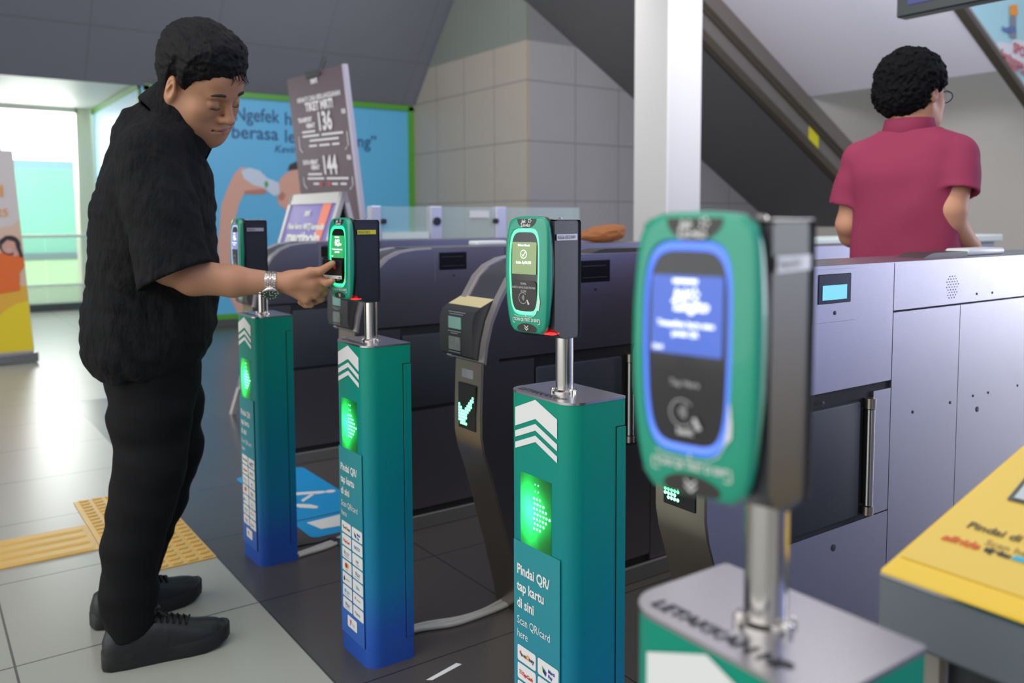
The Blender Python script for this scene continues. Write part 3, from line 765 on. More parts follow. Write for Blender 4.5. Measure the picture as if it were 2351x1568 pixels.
# ------------------------------------------------------------------ turnstile cabinets
ARCH = [(1.262, .748), (1.270, .80), (1.286, .86), (1.314, .918), (1.350, .974), (1.384, 1.004), (1.432, 1.024), (1.489, 1.032), (1.56, 1.0345)]
XE = 3.34; CW = .19
m_legst = mat('warm_leg_steel', (176, 168, 152), 0.30, 1.0, var=0.06, vscale=5)
def make_cabinet(label, y, check=True, pads=(), blue=False):
    t = thing('turnstile_cabinet', label, 'ticket gate', (0, 0, 0), group='steel turnstile cabinets in a row')
    # dark core behind the joints
    mb = MB(); mb.prism([(a+.004, b-.004) for a, b in ARCH]+[(XE, 1.030), (XE, .02), (1.425, .02), (1.425, .75)], 'y', .006, CW-.006)
    mb.build('core', m_gap, t, 0)
    for y0, y1 in ((0, .006), (CW-.006, CW)):
        def plate(nm, pts, m=m_steel):
            mb = MB(); mb.prism(pts, 'y', y0, y1); return mb.build(nm, m, t, 20)
        plate('side_plate', ARCH+[(1.8855, 1.0345), (1.8855, .757), (1.31, .757), (1.31, .748)])
        plate('upper_panel', [(1.8885, .922), (XE, .922), (XE, 1.0345), (1.8885, 1.0345)])
        plate('door_panel', [(1.8885, .055), (2.1935, .055), (2.1935, .917), (1.8885, .917)])
        plate('door_panel', [(2.1965, .055), (2.76, .055), (2.76, .917), (2.1965, .917)])
        plate('door_panel', [(2.763, .055), (XE, .055), (XE, .917), (2.763, .917)])
        plate('lower_panel', [(1.432, .075), (1.8855, .075), (1.8855, .440), (1.432, .440)])
        plate('hinge_plate', [(1.815, .443), (1.8855, .443), (1.8855, .738), (1.815, .738)])
        s = -1 if y0 == 0 else 1
        ya, yb = (y0-.004, y0+.010) if s < 0 else (y1-.010, y1+.004)
        mb = MB(); mb.box(1.437, 1.762, ya, yb, .452, .722, .006, 2); mb.build('barrier_flap', m_flap, t)
        yc = y0-.006 if s < 0 else y1+.006
        mb = MB(); mb.cyl((1.792, yc, .475), 'z', .0125, .225, 20); hh = mb.build('hinge_post', m_steel_l, t)
        for z_, h_ in ((.452, .020), (.702, .024)):
            mb = MB(); mb.cyl((1.792, yc, z_), 'z', .0140, h_, 20); mb.build('hinge_cap', m_legst, hh)
        # plinth strip on the floor
        ya, yb = (y0-.012, y0+.0) if s < 0 else (y1, y1+.012)
        mb = MB(); mb.box(1.43, XE, ya, yb, 0.0, .052, .002, 1); mb.build('plinth', mat('grey_plinth', (120, 118, 114), 0.45, 0.5), t)
    # top
    mb = MB(); mb.box(1.50, XE, .001, CW-.001, 1.0335, 1.0375, .001, 1); mb.build('top_plate', m_steel, t)
    # curved nose trim on both rims
    arch2 = [(a-.004, b+.003) for a, b in ARCH]; inner = [(a+.004, b-.004) for a, b in ARCH]
    for y0, y1 in ((-.003, .024), (CW-.024, CW+.003)):
        n = len(ARCH); vs = [(a, y0, b) for a, b in arch2]+[(a, y1, b) for a, b in arch2]+[(a, y0, b) for a, b in inner]+[(a, y1, b) for a, b in inner]
        fs = []
        for i in range(n-1):
            fs += [(i, i+1, n+i+1, n+i), (2*n+i, 3*n+i, 3*n+i+1, 2*n+i+1), (i, 2*n+i, 2*n+i+1, i+1), (n+i, n+i+1, 3*n+i+1, 3*n+i)]
        fs += [(0, n, 3*n, 2*n), (n-1, 3*n-1, 4*n-1, 2*n-1)]
        mb = MB(); mb.add(vs, fs); mb.build('nose_trim', mat('bright_trim', (226, 218, 212), 0.38, 0.9), t, 40)
    mb = MB(); mb.prism(ARCH+[(1.56, 1.02), (1.40, .99), (1.30, .86), (1.285, .748)], 'y', .024, CW-.024); mb.build('nose_cover', m_steel, t, 40)
    # leg: front face with the arrow display, leaning back to the floor
    LEG = [(1.256, .748), (1.2535, .70), (1.250, .60), (1.250, .545), (1.258, .50), (1.285, .42), (1.318, .30), (1.348, .19), (1.375, .08), (1.392, 0)]
    mb = MB(); mb.prism(LEG+[(1.428, 0), (1.428, .748)], 'y', .004, CW-.052); mb.build('leg', m_legst, t, 25)
    for yy in (.0, CW-.052):
        mb = MB(); mb.prism([(a+.004, b) for a, b in LEG]+[(1.4295, 0), (1.4295, .748)], 'y', yy, yy+.0045); mb.build('leg_side', m_steel, t, 25)
    mb = MB(); mb.box(1.2475, 1.2525, .026, .114, .556, .684, .001, 1); d = mb.build('arrow_display', mat('black_display', (14, 18, 16), 0.2), t)
    if check:
        rows = ['.........##', '........##.', '.#.....##..', '##....##...', '##...##....', '##..###....', '######.....', '#####......', '.####......', '..##.......']
        rows = ['........#', '.......##', '......##.', '#....###.', '##..###..', '######...', '#####....', '#####....', '####.....', '.####....']
        mb = MB()
        for r, row in enumerate(rows):
            for c, ch in enumerate(row):
                if ch == '#': mb.cyl((1.2468, .108-.0088*c, .648-.0086*r), 'x', .0040, .0008, 8)
        mb.build('arrow_lights', m_leddot, d, 0)
    mb = MB(); mb.box(1.2515, 1.2555, .045, .100, .700, .724); mb.build('small_sticker', mat('silver_label'), t, 0)
    # card reader box on the nose
    bx = [(1.262, .752), (1.245, .762), (1.240, .785), (1.242, .862), (1.252, .886), (1.268, .897), (1.330, .925), (1.345, .752)]
    mb = MB(); mb.prism(bx, 'y', .028, CW+.012); rb = mb.build('card_reader_box', mat('black_reader', (58, 58, 60), 0.38), t, 30)
    mb = MB(); mb.prism([(1.262, .748), (1.240, .765), (1.240, .75)], 'y', .03, .04)
    mb = MB(); mb.add([(1.2705, .030, .8990), (1.333, .030, .9275), (1.333, CW+.010, .9275), (1.2705, CW+.010, .8990), (1.2705, .030, .8970), (1.333, .030, .9255), (1.333, CW+.010, .9255), (1.2705, CW+.010, .8970)], [(0, 1, 2, 3), (4, 7, 6, 5), (0, 4, 5, 1), (1, 5, 6, 2), (2, 6, 7, 3), (3, 7, 4, 0)])
    mb.build('cream_top_label', mat('cream_label', (214, 200, 150), 0.5), rb, 0)
    mb = MB(); mb.box(1.2388, 1.2412, .085, .150, .835, .868); mb.build('mint_window', mat('mint_window', (120, 160, 148), 0.25, emis=(120, 170, 155), estr=.2), rb, 0)
    mb = MB(); mb.box(1.2380, 1.2405, .088, .148, .775, .812); mb.build('picture_label', mat('grey_picture', (130, 140, 134), 0.4, var=.4, vscale=60), rb, 0)
    mb = MB()
    for z, w in ((.826, .034), (.8205, .020), (.768, .030)):
        mb.box(1.2382, 1.2400, .118-w, .118+w, z, z+.0022)
    for z, w, x in ((.879, .045, 1.2472), (.8735, .036, 1.2450)): mb.box(x, x+.002, .118-w, .118+w, z, z+.0022)
    mb.build('reader_lettering', mat('grey_print'), rb, 0)
    # pass-through display in the side
    mb = MB(); mb.box(1.575, 1.732, -.0012, .002, .912, 1.0290, .0004, 1); sp = mb.build('slot_panel', m_steel, t)
    mb = MB(); mb.box(1.5925, 1.7120, -.0030, .002, .9535, 1.0185, .0015, 1); mb.build('slot_frame', mat('black_slot', (12, 13, 20), 0.25), sp)
    if blue:
        mb = MB(); mb.prism([(-.0034, .962), (-.0034, .994), (-.0042, .994), (-.0042, .962)], 'x', 1.606, 1.694); mb.build('slot_screen', mat('cyan_screen', (110, 190, 225), 0.2, emis=(120, 200, 235), estr=.8), sp, 0)
    else:
        mb = MB(); mb.box(1.604, 1.700, -.0040, -.0030, .967, .969); mb.box(1.604, 1.694, -.0040, -.0030, 1.001, 1.0030); mb.build('slot_lip', m_steel_l, sp, 0)
    mb = MB(); mb.lathe((0, 0, 0), [(.0045, 0), (.0045, .0012), (.002, .0016)], 14); mb.build('lock', m_ink, sp, 30, Matrix.Translation((1.655, -.0012, .932)) @ Matrix.Rotation(PI/2, 4, 'X'))
    if blue:
        for x, z, r in ((1.985, .666, .004), (2.16, .667, .004), (2.300, .631, .0075), (2.276, .67, .0035), (2.357, .669, .0035), (2.523, .669, .0035), (2.277, .941, .003), (2.359, .94, .003), (1.672, .397, .008), (1.62, .735, .005)):
            mb = MB(); mb.lathe((0, 0, 0), [(r, 0), (r, .001), (r*.5, .0015)], 12); mb.build('screw', m_ink, t, 30, Matrix.Translation((x, -.0002 if z < .93 or True else 0, z)) @ Matrix.Rotation(PI/2, 4, 'X'))
        mb = MB()
        for r in range(9):
            for c in range(5):
                xx = 2.125+c*.0125+(.00625 if r % 2 else 0); zz = .938+r*.0068
                if abs((xx-2.152)/.030)**2+abs((zz-.966)/.033)**2 < 1: mb.cyl((xx, -.0006, zz), 'y', .0016, .0006, 6)
        mb.build('speaker_holes', m_gap, t, 0)
    t.location = (0, y, 0)
    for kind, x, yy, w in pads:
        if kind == 'pale':
            mb = MB(); mb.box(x, x+w, yy, yy+.07, 1.0375, 1.0565, .008, 3); mb.build('signal_lens', mat('frosted_lens', (205, 206, 205), 0.3), t)
        else:
            mb = MB(); mb.prism([(x, 1.0375), (x+.035, 1.0475), (x+.06, 1.050), (x+w, 1.050), (x+w, 1.0375)], 'y', yy, yy+.075); mb.build('dark_hood', mat('dark_hood', (58, 54, 54), 0.4), t)
    return t
make_cabinet('turnstile cabinet furthest back, dark arched end behind the man\'s forearm', 3.83, True)
make_cabinet('turnstile cabinet behind the man\'s hand, its end behind the second validator', 2.75, True, pads=(('pale', 2.10, .05, .15), ('pale', 1.80, .06, .14)))
make_cabinet('turnstile cabinet with a lit green tick on its leg', 1.94, True, pads=(('dark', 1.655, .02, .30),))
make_cabinet('nearest turnstile cabinet with a bright side and cyan slot screen', 1.13, True, pads=(('dark', 2.10, .05, .22), ('pale', 2.33, .05, .20)), blue=True)

# wide gate reader with the yellow top, lower right
s15 = math.tan(math.radians(15))
def ytop(x, off=0): return .78+s15*(x-.793)+off
t = thing('gate_reader_pedestal', 'grey reader pedestal with a slanted bright yellow top, lower right corner', 'ticket gate', (0, 0, 0))
mb = MB(); mb.prism([(.800, .712), (.793, .718), (.793, .7785), (1.33, ytop(1.33)-.002), (1.33, .712)], 'y', .20, .481); mb.build('housing', mat('slate_housing', (112, 117, 122), 0.42, 0.1), t, 20)
mb = MB(); mb.prism([(.793, .7795), (.7945, .7825), (1.33, ytop(1.33, .002)), (1.33, ytop(1.33, -.001))], 'y', .202, .4805); yt = mb.build('yellow_top', mat('yellow_label_top', (236, 194, 34), 0.38, coat=0.2), t, 20)
mb = MB(); mb.add([(x, yy, ytop(x, .0030)) for x, yy in ((.822, .476), (1.32, .476), (1.32, .206), (.822, .206))], [(0, 1, 2, 3)]); mb.build('sticker_panel', mat('yellow_label_pale', (226, 192, 82), 0.4), yt, 0)
mb = MB(); mb.box(.7915, .7935, .203, .480, .7770, .7800); mb.build('edge_strip', m_steel_l, t, 0)
def YP(off): return lambda u, v: (v, .4501-u, ytop(v, off))
mb = MB(); mb.m = 0
Y4 = YP(.0042)
letters(mb, 'Pindai di sini', .0175, lambda a, b: Y4(a, .9005+b), bold=.0003, sx=.92); mb.m = 1
letters(mb, 'Scan here', .0145, lambda a, b: Y4(.0287+a, .8805+b), sx=.92); mb.m = 2
letters(mb, 'allride', .0165, lambda a, b: Y4(-.0098+a, .8685+b), bold=.0005, sx=.93, shear=.25); mb.m = 3
letters(mb, 'tijeku', .0115, lambda a, b: Y4(.0335+a, .8700+b), bold=.0006); mb.m = 4
flat(mb, [(.0600, .8700), (.078, .8700), (.078, .8780), (.0620, .8780)], Y4)
mb.build('lettering', [mat('brown_print', (78, 66, 52), 0.5), mat('olive_print', (140, 118, 66), 0.5), mat('red_orange_print', (214, 96, 40), 0.5), m_ink, PRINTM['t']], yt, 0)
mb = MB(); mb.add([(x, yy, ytop(x, .0045)) for x, yy in ((.969, .4405), (1.10, .4530), (1.13, .33), (.969, .33))], [(0, 1, 2, 3)]); wd = mb.build('scan_window', mat('scan_frame', (60, 64, 62), 0.3), yt, 0)
mb = MB(); mb.add([(x, yy, ytop(x, .0055)) for x, yy in ((.974, .4355), (1.098, .4470), (1.125, .335), (.974, .335))], [(0, 1, 2, 3)]); mb.build('scan_glass', mat('scan_glass', (176, 186, 186), 0.08), wd, 0)
mb = MB(); mb.box(.86, .875, .452, .468, 0, .712); mb.build('leg_edge', mat('beige_edge', (150, 142, 130), 0.4), t)
mb = MB(); mb.box(.88, 1.33, .215, .455, 0, .712, .004, 1); mb.build('cabinet_body', mat('dark_cabinet', (50, 50, 52), 0.5), t)
t['group'] = 'steel turnstile cabinets in a row'; del t['group']

# ------------------------------------------------------------------ on the floor
def cable(label, pts, r=.008, col=None, name='floor_cable', cat='cable', strands=3):
    P0 = [Vector(p) for p in pts]; out = []
    for i in range(len(P0)-1):
        a = P0[max(i-1, 0)]; b = P0[i]; c = P0[i+1]; d = P0[min(i+2, len(P0)-1)]
        for k in range(8):
            u = k/8; out.append(0.5*((2*b)+(c-a)*u+(2*a-5*b+4*c-d)*u*u+(3*b-3*c+d-a)*u**3))
    out.append(P0[-1])
    mb = MB()
    for s in range(strands):
        off = (s-(strands-1)/2)*r*1.5
        pp = []
        for i, p in enumerate(out):
            d = (out[min(i+1, len(out)-1)]-out[max(i-1, 0)]).normalized(); nn = Vector((-d.y, d.x, 0))
            pp.append(p+nn*(off+.003*math.sin(i*.35+s*2))+Vector((0, 0, r)))
        mb.tube(pp, r, 8)
    return tag(mb.build(name, col or mat('dirty_white_conduit', (178, 176, 170), 0.55, var=.15, vscale=30), None, 60), label, cat)
cable('white cable bundle curving over the dark floor between the second and third validators', [(1.035, 2.055, 0), (1.12, 2.050, 0), (1.22, 2.025, 0), (1.33, 2.025, 0), (1.425, 2.048, 0)], .0075)
cable('white cable bundle with a black tie running from the furthest validator', [(1.03, 2.755, 0), (1.10, 2.765, 0), (1.18, 2.790, 0), (1.30, 2.850, 0), (1.42, 2.86, 0)], .0075)
o = cable('thin black cable on the floor beside the furthest validator', [(1.03, 2.84, 0), (1.10, 2.84, 0), (1.15, 2.835, 0), (1.19, 2.805, .012)], .004, m_black, 'floor_cable', 'cable', 1)
mb = MB(); mb.prism([(-.026, 0), (-.022, .019), (.022, .019), (.026, 0)], 'x', 0, .018); o = mb.build('cable_tie', m_black, None, 30); o.location = (1.176, 2.789, .0); o.rotation_euler = (0, 0, .45); tag(o, 'black tape band around the white cables by the furthest validator', 'tape')
mb = MB(); mb.add([(1.000, 1.812, .0008), (1.012, 1.802, .0008), (1.112, 1.824, .0008), (1.104, 1.838, .0008)], [(0, 1, 2, 3)]); tag(mb.build('floor_tape', m_decal, None, 0), 'short strip of white tape on the dark floor, bottom centre', 'tape')
# accessible lane sticker
FS = (1.14, 1.44, 2.885, 3.775)
t = thing('floor_sticker', 'blue floor sticker with a white walking figure in the wide lane', 'floor sticker', (0, 0, 0))
mb = MB(); flat(mb, rrect(1.138, 1.445, 2.885, 3.775, .03, 5), lambda u, v: (u, v, .0010)); mb.build('blue_sheet', mat('blue_floor_sheet', (24, 150, 208), 0.35), t, 0)
mb = MB(); F = lambda u, v: (u, v, .0018)
flat(mb, ell(1.405, 3.352, .022, .020, 16), F)
flat(mb, [(1.385, 3.345), (1.385, 3.375), (1.262, 3.43), (1.215, 3.45), (1.215, 3.41), (1.30, 3.375), (1.34, 3.352)], F)
flat(mb, [(1.345, 3.36), (1.325, 3.365), (1.262, 3.315), (1.262, 3.290)], F)
flat(mb, [(1.255, 3.26), (1.275, 3.24), (1.29, 3.20), (1.275, 3.18), (1.225, 3.23), (1.20, 3.30)], F)
flat(mb, [(1.181, 3.05), (1.200, 2.955), (1.42, 2.925), (1.42, 3.07)], F)
mb.build('white_figure', m_decal, t, 0)
mb = MB(); mb.box(1.138, 1.445, 3.088, 3.094, .0012, .0016); mb.build('joint_line', mat('dark_print'), t, 0)
# tactile paving: a strip of bars leading to a pad of blisters
m_tac = mat('yellow_tactile', (214, 174, 92), 0.42, var=.08, vscale=12)
def tactile(label, x0, x1, y0, y1, kind):
    t = thing('tactile_paving', label, 'tactile paving', (0, 0, 0))
    mb = MB(); mb.box(x0, x1, y0, y1, .0005, .004); mb.build('base_tile', m_tac, t, 0)
    mb = MB()
    if kind == 'bars':
        n = 4; w = (y1-y0)/n
        for i in range(n):
            yc = y0+w*(i+.5)
            mb.prism([(yc-.026, .004), (yc-.019, .0088), (yc+.019, .0088), (yc+.026, .004)], 'x', x0, x1-.02)
        mb.build('guide_bars', m_tac, t, 30)
    else:
        ny = int(round((y1-y0)/.042)); nx = 6
        for i in range(ny):
            for j in range(nx):
                mb.box(x0+.018+j*.0485, x0+.018+j*.0485+.034, y0+.012+i*.042, y0+.012+i*.042+.020, .003, .0088, .0035, 1)
        o = mb.build('blisters', m_tac, t, 30)
    return t
tactile('yellow ribbed tactile strip crossing the pale floor left of the shoes', -.45, .505, 3.225, 3.515, 'bars')
tactile('yellow tactile pad with rows of raised studs behind the man\'s shoes', .507, .810, 2.912, 3.826, 'dots')

# ------------------------------------------------------------------ billboard on the back wall
t = thing('billboard', 'large blue drink billboard in a green frame saying Ngefek and berasa', 'billboard', (0, 0, 0))
mb = MB(); mb.box(2.03, 5.099, YB, YB+.12, .10, 2.50); mb.build('board', mat('sky_blue_print', (88, 172, 216), 0.45, var=.03, vscale=1.2), t, 0)
mb = MB(); gt = .055
for x0, x1, z0, z1 in ((2.03, 5.099, 2.45, 2.51), (2.03, 5.099, .07, .125), (2.03, 2.085, .1, 2.5), (5.03, 5.099, .1, 2.5)):
    mb.box(x0, x1, YB-.025, YB, z0, z1)
mb.build('frame', mat('lime_green_frame', (78, 150, 44), 0.4), t, 0)
mb = MB(); mb.box(2.03, 5.099, YB-.02, YB+.1, 0, .07); mb.build('base', mat('dark_kerb'), t, 0)
def BB(off): return lambda px, z: (px, YB-off, z)
m_navy = mat('navy_print', (26, 70, 120), 0.5)
mb = MB(); F = BB(.004)
def word(s, x, z, size, **k): letters(mb, s, size, lambda a, b: F(x+a, z+b), **k)
word('\u201cNgefek', 2.86, 2.208, .205, bold=.0018, sx=.83); word('hilang', 3.485, 2.190, .205, bold=.0018, sx=.90)
word('dan', 2.58, 2.022, .205, bold=.0018, sx=.95); word('berasa', 2.895, 2.018, .205, bold=.0018, sx=.97)
word('lebih', 3.48, 1.998, .205, bold=.0018, sx=.92); word('seneng\u201d', 4.000, 1.988, .205, bold=.0018, sx=.93)
word('Kevin', 3.36, 1.885, .115, bold=.001, shear=.3)
mb.build('lettering', m_navy, t, 0)
def bbp(px_, py_):
    d = fw*1.0+rt2*((px_-PX)/FP)-up2*((py_-PY)/FP)
    k = YB/d.y
    return (d.x*k, CAMH+d.z*k)
m_skinp = mat('printed_skin', (206, 158, 140), 0.5); m_skinp2 = mat('printed_skin_shade', (176, 118, 100), 0.5)
mb = MB(); mb.m = 0; F = BB(.004)
arm = [bbp(*q) for q in ((500, 560), (508, 470), (523, 430), (537, 400), (548, 388), (556, 384), (590, 392), (606, 410), (600, 430), (612, 436), (608, 446), (560, 444), (548, 470), (536, 520), (530, 560), (528, 640), (560, 700), (590, 722), (548, 722), (505, 640))]
flat(mb, arm, F)
face = [bbp(*q) for q in ((640, 430), (642, 412), (655, 398), (672, 390), (720, 390), (730, 430), (722, 470), (700, 500), (668, 500), (652, 478), (640, 470), (636, 455))]
flat(mb, face, F); mb.m = 1
flat(mb, [bbp(*q) for q in ((640, 446), (648, 440), (655, 448), (650, 460), (638, 458))], BB(.006))
flat(mb, [bbp(*q) for q in ((560, 438), (600, 434), (612, 437), (608, 446), (562, 446))], BB(.006)); mb.m = 2
flat(mb, [bbp(*q) for q in ((660, 392), (664, 378), (690, 366), (740, 366), (745, 420), (722, 400), (690, 388))], BB(.006)); mb.m = 3
flat(mb, [bbp(*q) for q in ((553, 392), (572, 385), (596, 392), (612, 408), (640, 420), (642, 446), (628, 450), (606, 432), (580, 424), (560, 410))], BB(.006)); mb.m = 4
flat(mb, [bbp(*q) for q in ((606, 420), (612, 414), (616, 424), (610, 434))], BB(.007))
mb.build('printed_figure', [m_skinp, m_skinp2, mat('printed_hair', (52, 44, 48), 0.5), mat('printed_bottle', (190, 205, 222), 0.4), mat('lime_green_frame')], t, 0)
t = thing('side_billboard', 'pale blue panel with a green edge on the side wall at far left', 'billboard', (0, 0, 0))
mb = MB(); mb.box(2.032, 2.10, YB+.14, 12.28, .10, 2.55); mb.build('board', mat('pale_blue_print', (170, 214, 236), 0.45), t, 0)
mb = MB(); mb.box(2.015, 2.032, YB+.14, 12.28, 2.49, 2.55); mb.box(2.015, 2.032, YB+.14, YB+.2, .1, 2.55); mb.build('frame', mat('lime_green_frame'), t, 0)

# ------------------------------------------------------------------ ticket price sign and a-board
t = thing('price_sign', 'tall dark brown price sign reading TIKET MRT with 136 and 144', 'sign', (0, 0, 0))
SX = 2.33; YL, YR = 6.10, 5.115
def SG(off=0):        # u: 0..1 from its left edge to its right edge, v: height, board leans forward at the top
    return lambda u, v: (SX-.03-off+(2.05-v)*.05, YL-(YL-YR)*u-(2.05-v)*.13, v-.035*u+.0)
S0 = SG(0)
def quadbox(mb, g0, g1, u0, u1, v0, v1):
    vs = [g(u, v) for g in (g0, g1) for u, v in ((u0, v0), (u1, v0), (u1, v1), (u0, v1))]
    mb.add(vs, [(0, 1, 2, 3), (7, 6, 5, 4), (0, 4, 5, 1), (1, 5, 6, 2), (2, 6, 7, 3), (3, 7, 4, 0)])
mb = MB(); quadbox(mb, SG(0), SG(-.02), 0, 1, .70, 2.150); mb.build('board', mat('brown_sign', (92, 74, 82), 0.5, var=.06, vscale=2), t, 0)
mb = MB(); quadbox(mb, SG(.003), SG(-.023), .975, 1.012, .70, 2.153); mb.build('edge_strip', mat('pale_strip', (176, 170, 184), 0.4), t, 0)
mb = MB(); quadbox(mb, SG(.012), SG(-.03), .38, .62, 2.118, 2.160); mb.tube([S0(.60, 2.135), (SX, S0(.6, 2.135)[1], 2.195), (SX+.02, S0(.56, 2.135)[1], 2.225)], .014, 8); mb.build('clip', m_black, t, 0)
mb = MB(); G = SG(.004)
def vm(v): return 1.99-.66*(1.79-v)
def sl(s, u, v, size, **k):
    vs_, fs_ = text2d(s, size*.66, k.get('align', 'LEFT'), k.get('bold', 0)*.8, k.get('sx', 1.0)*1.32, k.get('shear', 0))
    mb.add([G(u+a/(YL-YR), vm(v)+b) for a, b in vs_], fs_)
sl('mrt', .44, 1.925, .085, bold=.004)
sl('NIKMATI CARA BERLANGGANAN', .53, 1.755, .070, align='CENTER', bold=.002, sx=.80)
sl('TIKET MRT!', .53, 1.655, .120, align='CENTER', bold=.005, sx=.88)
sl('TRANSPORT', .13, 1.545, .064, bold=.003, sx=.8); sl('HEMAT', .27, 1.480, .064, bold=.003, sx=.85)
sl('136', .47, 1.445, .255, bold=.007, sx=.74); sl('RB', .89, 1.575, .060, bold=.002)
sl('DATA HEMAT', .13, 1.10, .062, bold=.003, sx=.8); sl('HEMAT', .27, 1.045, .062, bold=.003, sx=.85)
sl('144', .47, 1.00, .255, bold=.007, sx=.74); sl('RB', .89, 1.13, .060, bold=.002)
for u, v, w in ((.18, 1.43, .24), (.18, 1.385, .30), (.52, 1.385, .36), (.30, 1.335, .50), (.28, 1.28, .14), (.46, 1.28, .18), (.68, 1.28, .12), (.20, .985, .25), (.18, .94, .30), (.52, .94, .36), (.28, .885, .10), (.60, .885, .10), (.74, .885, .1)):
    flat(mb, [(u, vm(v)), (u+w, vm(v)), (u+w, vm(v)+.013), (u, vm(v)+.013)], G)
for v0, v1 in ((1.22, 1.40), (.835, .965)):
    v0, v1 = vm(v0), vm(v1)
    for sg, u0 in ((0, .10), (1, .93)):
        flat(mb, [(u0, v0+.03), (u0+.010, v0+.03), (u0+.010, v1), (u0, v1)], G)
        d = .05 if sg == 0 else -.05
        flat(mb, [(u0, v0+.03), (u0+d, v0), (u0+d, v0+.009), (u0+.010, v0+.036)], G)
mb.build('lettering', mat('sign_white', (226, 222, 224), 0.5), t, 0)
mb = MB(); G = SG(.005)
for u in (.42, .56): flat(mb, ell(u, vm(.893), .020, .016, 10), G)
mb.build('red_dots', PRINTM['r'], t, 0)
mb = MB(); mb.box(SX+.0, SX+.03, 5.38, 5.42, 0, 1.1); mb.box(SX-.2, SX+.25, 5.33, 5.47, 0, .02); mb.build('stand', m_black, t, 0)

# a-board: front leaf leans towards -x, rear leaf towards +x
t = thing('a_board_sign', 'folding board in a pale metal frame with a purple and orange martipoin poster', 'sign', (0, 0, 0))
def AB(side, off=0):
    """u 0..1 from far (left) edge to near (right) edge, v 0..1 from the feet up"""
    yl, yr = 4.90, 4.17
    def f(u, v):
        x = 1.86+side*(.335*(1-v))-side*0+(off*(side)); y = yl+(yr-yl)*u
        return (x+(.0), y+.19*(1-v)*(1 if u < .5 else .45 if False else 1)*(1-.0*u)*(1 if side < 0 else .3), 1.285*v+.0)
    return f
m_alu = mat('pale_aluminium', (205, 202, 200), 0.35, 0.4)
for side, nm in ((-1, 'front'), (1, 'rear')):
    f0, f1 = AB(side, .012), AB(side, -.012)
    mb = MB()
    for u0, u1, v0, v1 in ((0, .055, 0, 1), (.945, 1, 0, 1), (0, 1, .955, 1.0), (0, 1, .12, .165)): quadbox(mb, f0, f1, u0, u1, v0, v1)
    fr = mb.build('frame', m_alu, t, 0)
    g0, g1 = AB(side, .006), AB(side, -.006)
    mb = MB(); quadbox(mb, g0, g1, .05, .95, .16, .96)
    pn = mb.build('poster_panel', mat('violet_print', (120, 106, 176), 0.25, var=.12, vscale=3) if side < 0 else mat('dark_panel', (70, 68, 72), 0.5), fr, 0)
    if side < 0:
        mb = MB(); G = AB(-1, .0085); flat(mb, [(.70, .96), (.86, .96), (.82, .70), (.74, .55), (.70, .62)], G); mb.build('orange_shape', mat('orange_poster', (232, 122, 88), 0.4), fr, 0)
        mb = MB(); G = AB(-1, .0095)
        def al(s, u, v, size, **k):
            vs_, fs_ = text2d(s, size, 'CENTER', k.get('bold', 0), k.get('sx', 1.0)); mb.add([G(u+a/.73, v+b/1.285) for a, b in vs_], fs_)
        al('mrt', .45, .905, .050, bold=.003); al('Pakai kartu MRTJ kumpulin', .48, .848, .042, bold=.002, sx=1.15); al('martipoin', .48, .790, .085, bold=.004, sx=1.45)
        mb.build('lettering', m_decal, fr, 0)

# ------------------------------------------------------------------ roll-up banner, far left
t = thing('rollup_banner', 'roll-up banner with an orange clad woman and yellow foot at the left edge', 'banner', (0, 0, 0))
by = 7.88
def RB(off=0): return lambda x, z: (x, by-off+.02*z, z)
def edge(z): return .812-.054*(z-.09)
mb = MB(); quadb = [(-.05, .09), (edge(.09), .09), (edge(1.69), 1.69), (-.05, 1.69)]
mb.add([RB(0)(*p) for p in quadb]+[RB(-.006)(*p) for p in quadb], [(0, 1, 2, 3), (7, 6, 5, 4), (0, 4, 5, 1), (1, 5, 6, 2), (2, 6, 7, 3), (3, 7, 4, 0)])
mb.build('sheet', mat('banner_cream', (206, 200, 196), 0.5), t, 0)
mb = MB(); F = RB(.003); mb.m = 0
flat(mb, [(-.04, .10), (edge(.1)-.003, .10), (edge(.5)-.003, .50), (.70, .48), (.62, .43), (.55, .36), (-.04, .36)], F); mb.m = 1
flat(mb, [(-.04, .36), (.55, .36), (.62, .43), (.70, .48), (edge(.5)-.003, .50), (edge(.62)-.003, .62), (.66, .62), (-.04, .52)], F); mb.m = 2
flat(mb, [(-.04, .52), (.66, .62), (edge(.62)-.003, .62), (edge(1.15)-.003, 1.15), (.70, 1.1), (-.04, .95)], RB(.0025))
mb.build('colour_fields', [mat('banner_yellow', (226, 204, 40), 0.5), mat('banner_amber', (222, 170, 60), 0.5), mat('banner_peach', (214, 184, 160), 0.5)], t, 0)
RB0 = RB
def RB(off): return lambda x, z: RB0(off)(x+.030, z-.075)
mb = MB(); F = RB(.006); mb.m = 0
flat(mb, [(.55, .64), (.70, .66), (.705, .80), (.745, .86), (.735, .93), (.70, .96), (.66, .985), (.60, .97), (.55, .95)], F); mb.m = 1
mb.m = 2; flat(mb, ell(.648, 1.020, .072, .078, 18), RB(.0078)); mb.m = 1
flat(mb, ell(.640, 1.012, .050, .058, 16), RB(.009)); mb.m = 4; flat(mb, [(.618, .992), (.640, .984), (.662, .994), (.640, .990)], RB(.0105)); mb.m = 1
flat(mb, [(.665, .93), (.705, .94), (.715, .99), (.69, 1.01), (.67, .97)], RB(.009)); mb.m = 2
flat(mb, [(.575, .99), (.575, 1.06), (.62, 1.095), (.68, 1.09), (.71, 1.03), (.735, .93), (.715, .92), (.69, 1.0), (.68, 1.05), (.63, 1.065), (.595, 1.03)], RB(.012)); mb.m = 3
letters(mb, 'DEMI', .125, lambda a, b: F(.34+a, 1.405+b), bold=.002); letters(mb, '2025', .085, lambda a, b: F(.48+a, 1.250+b))
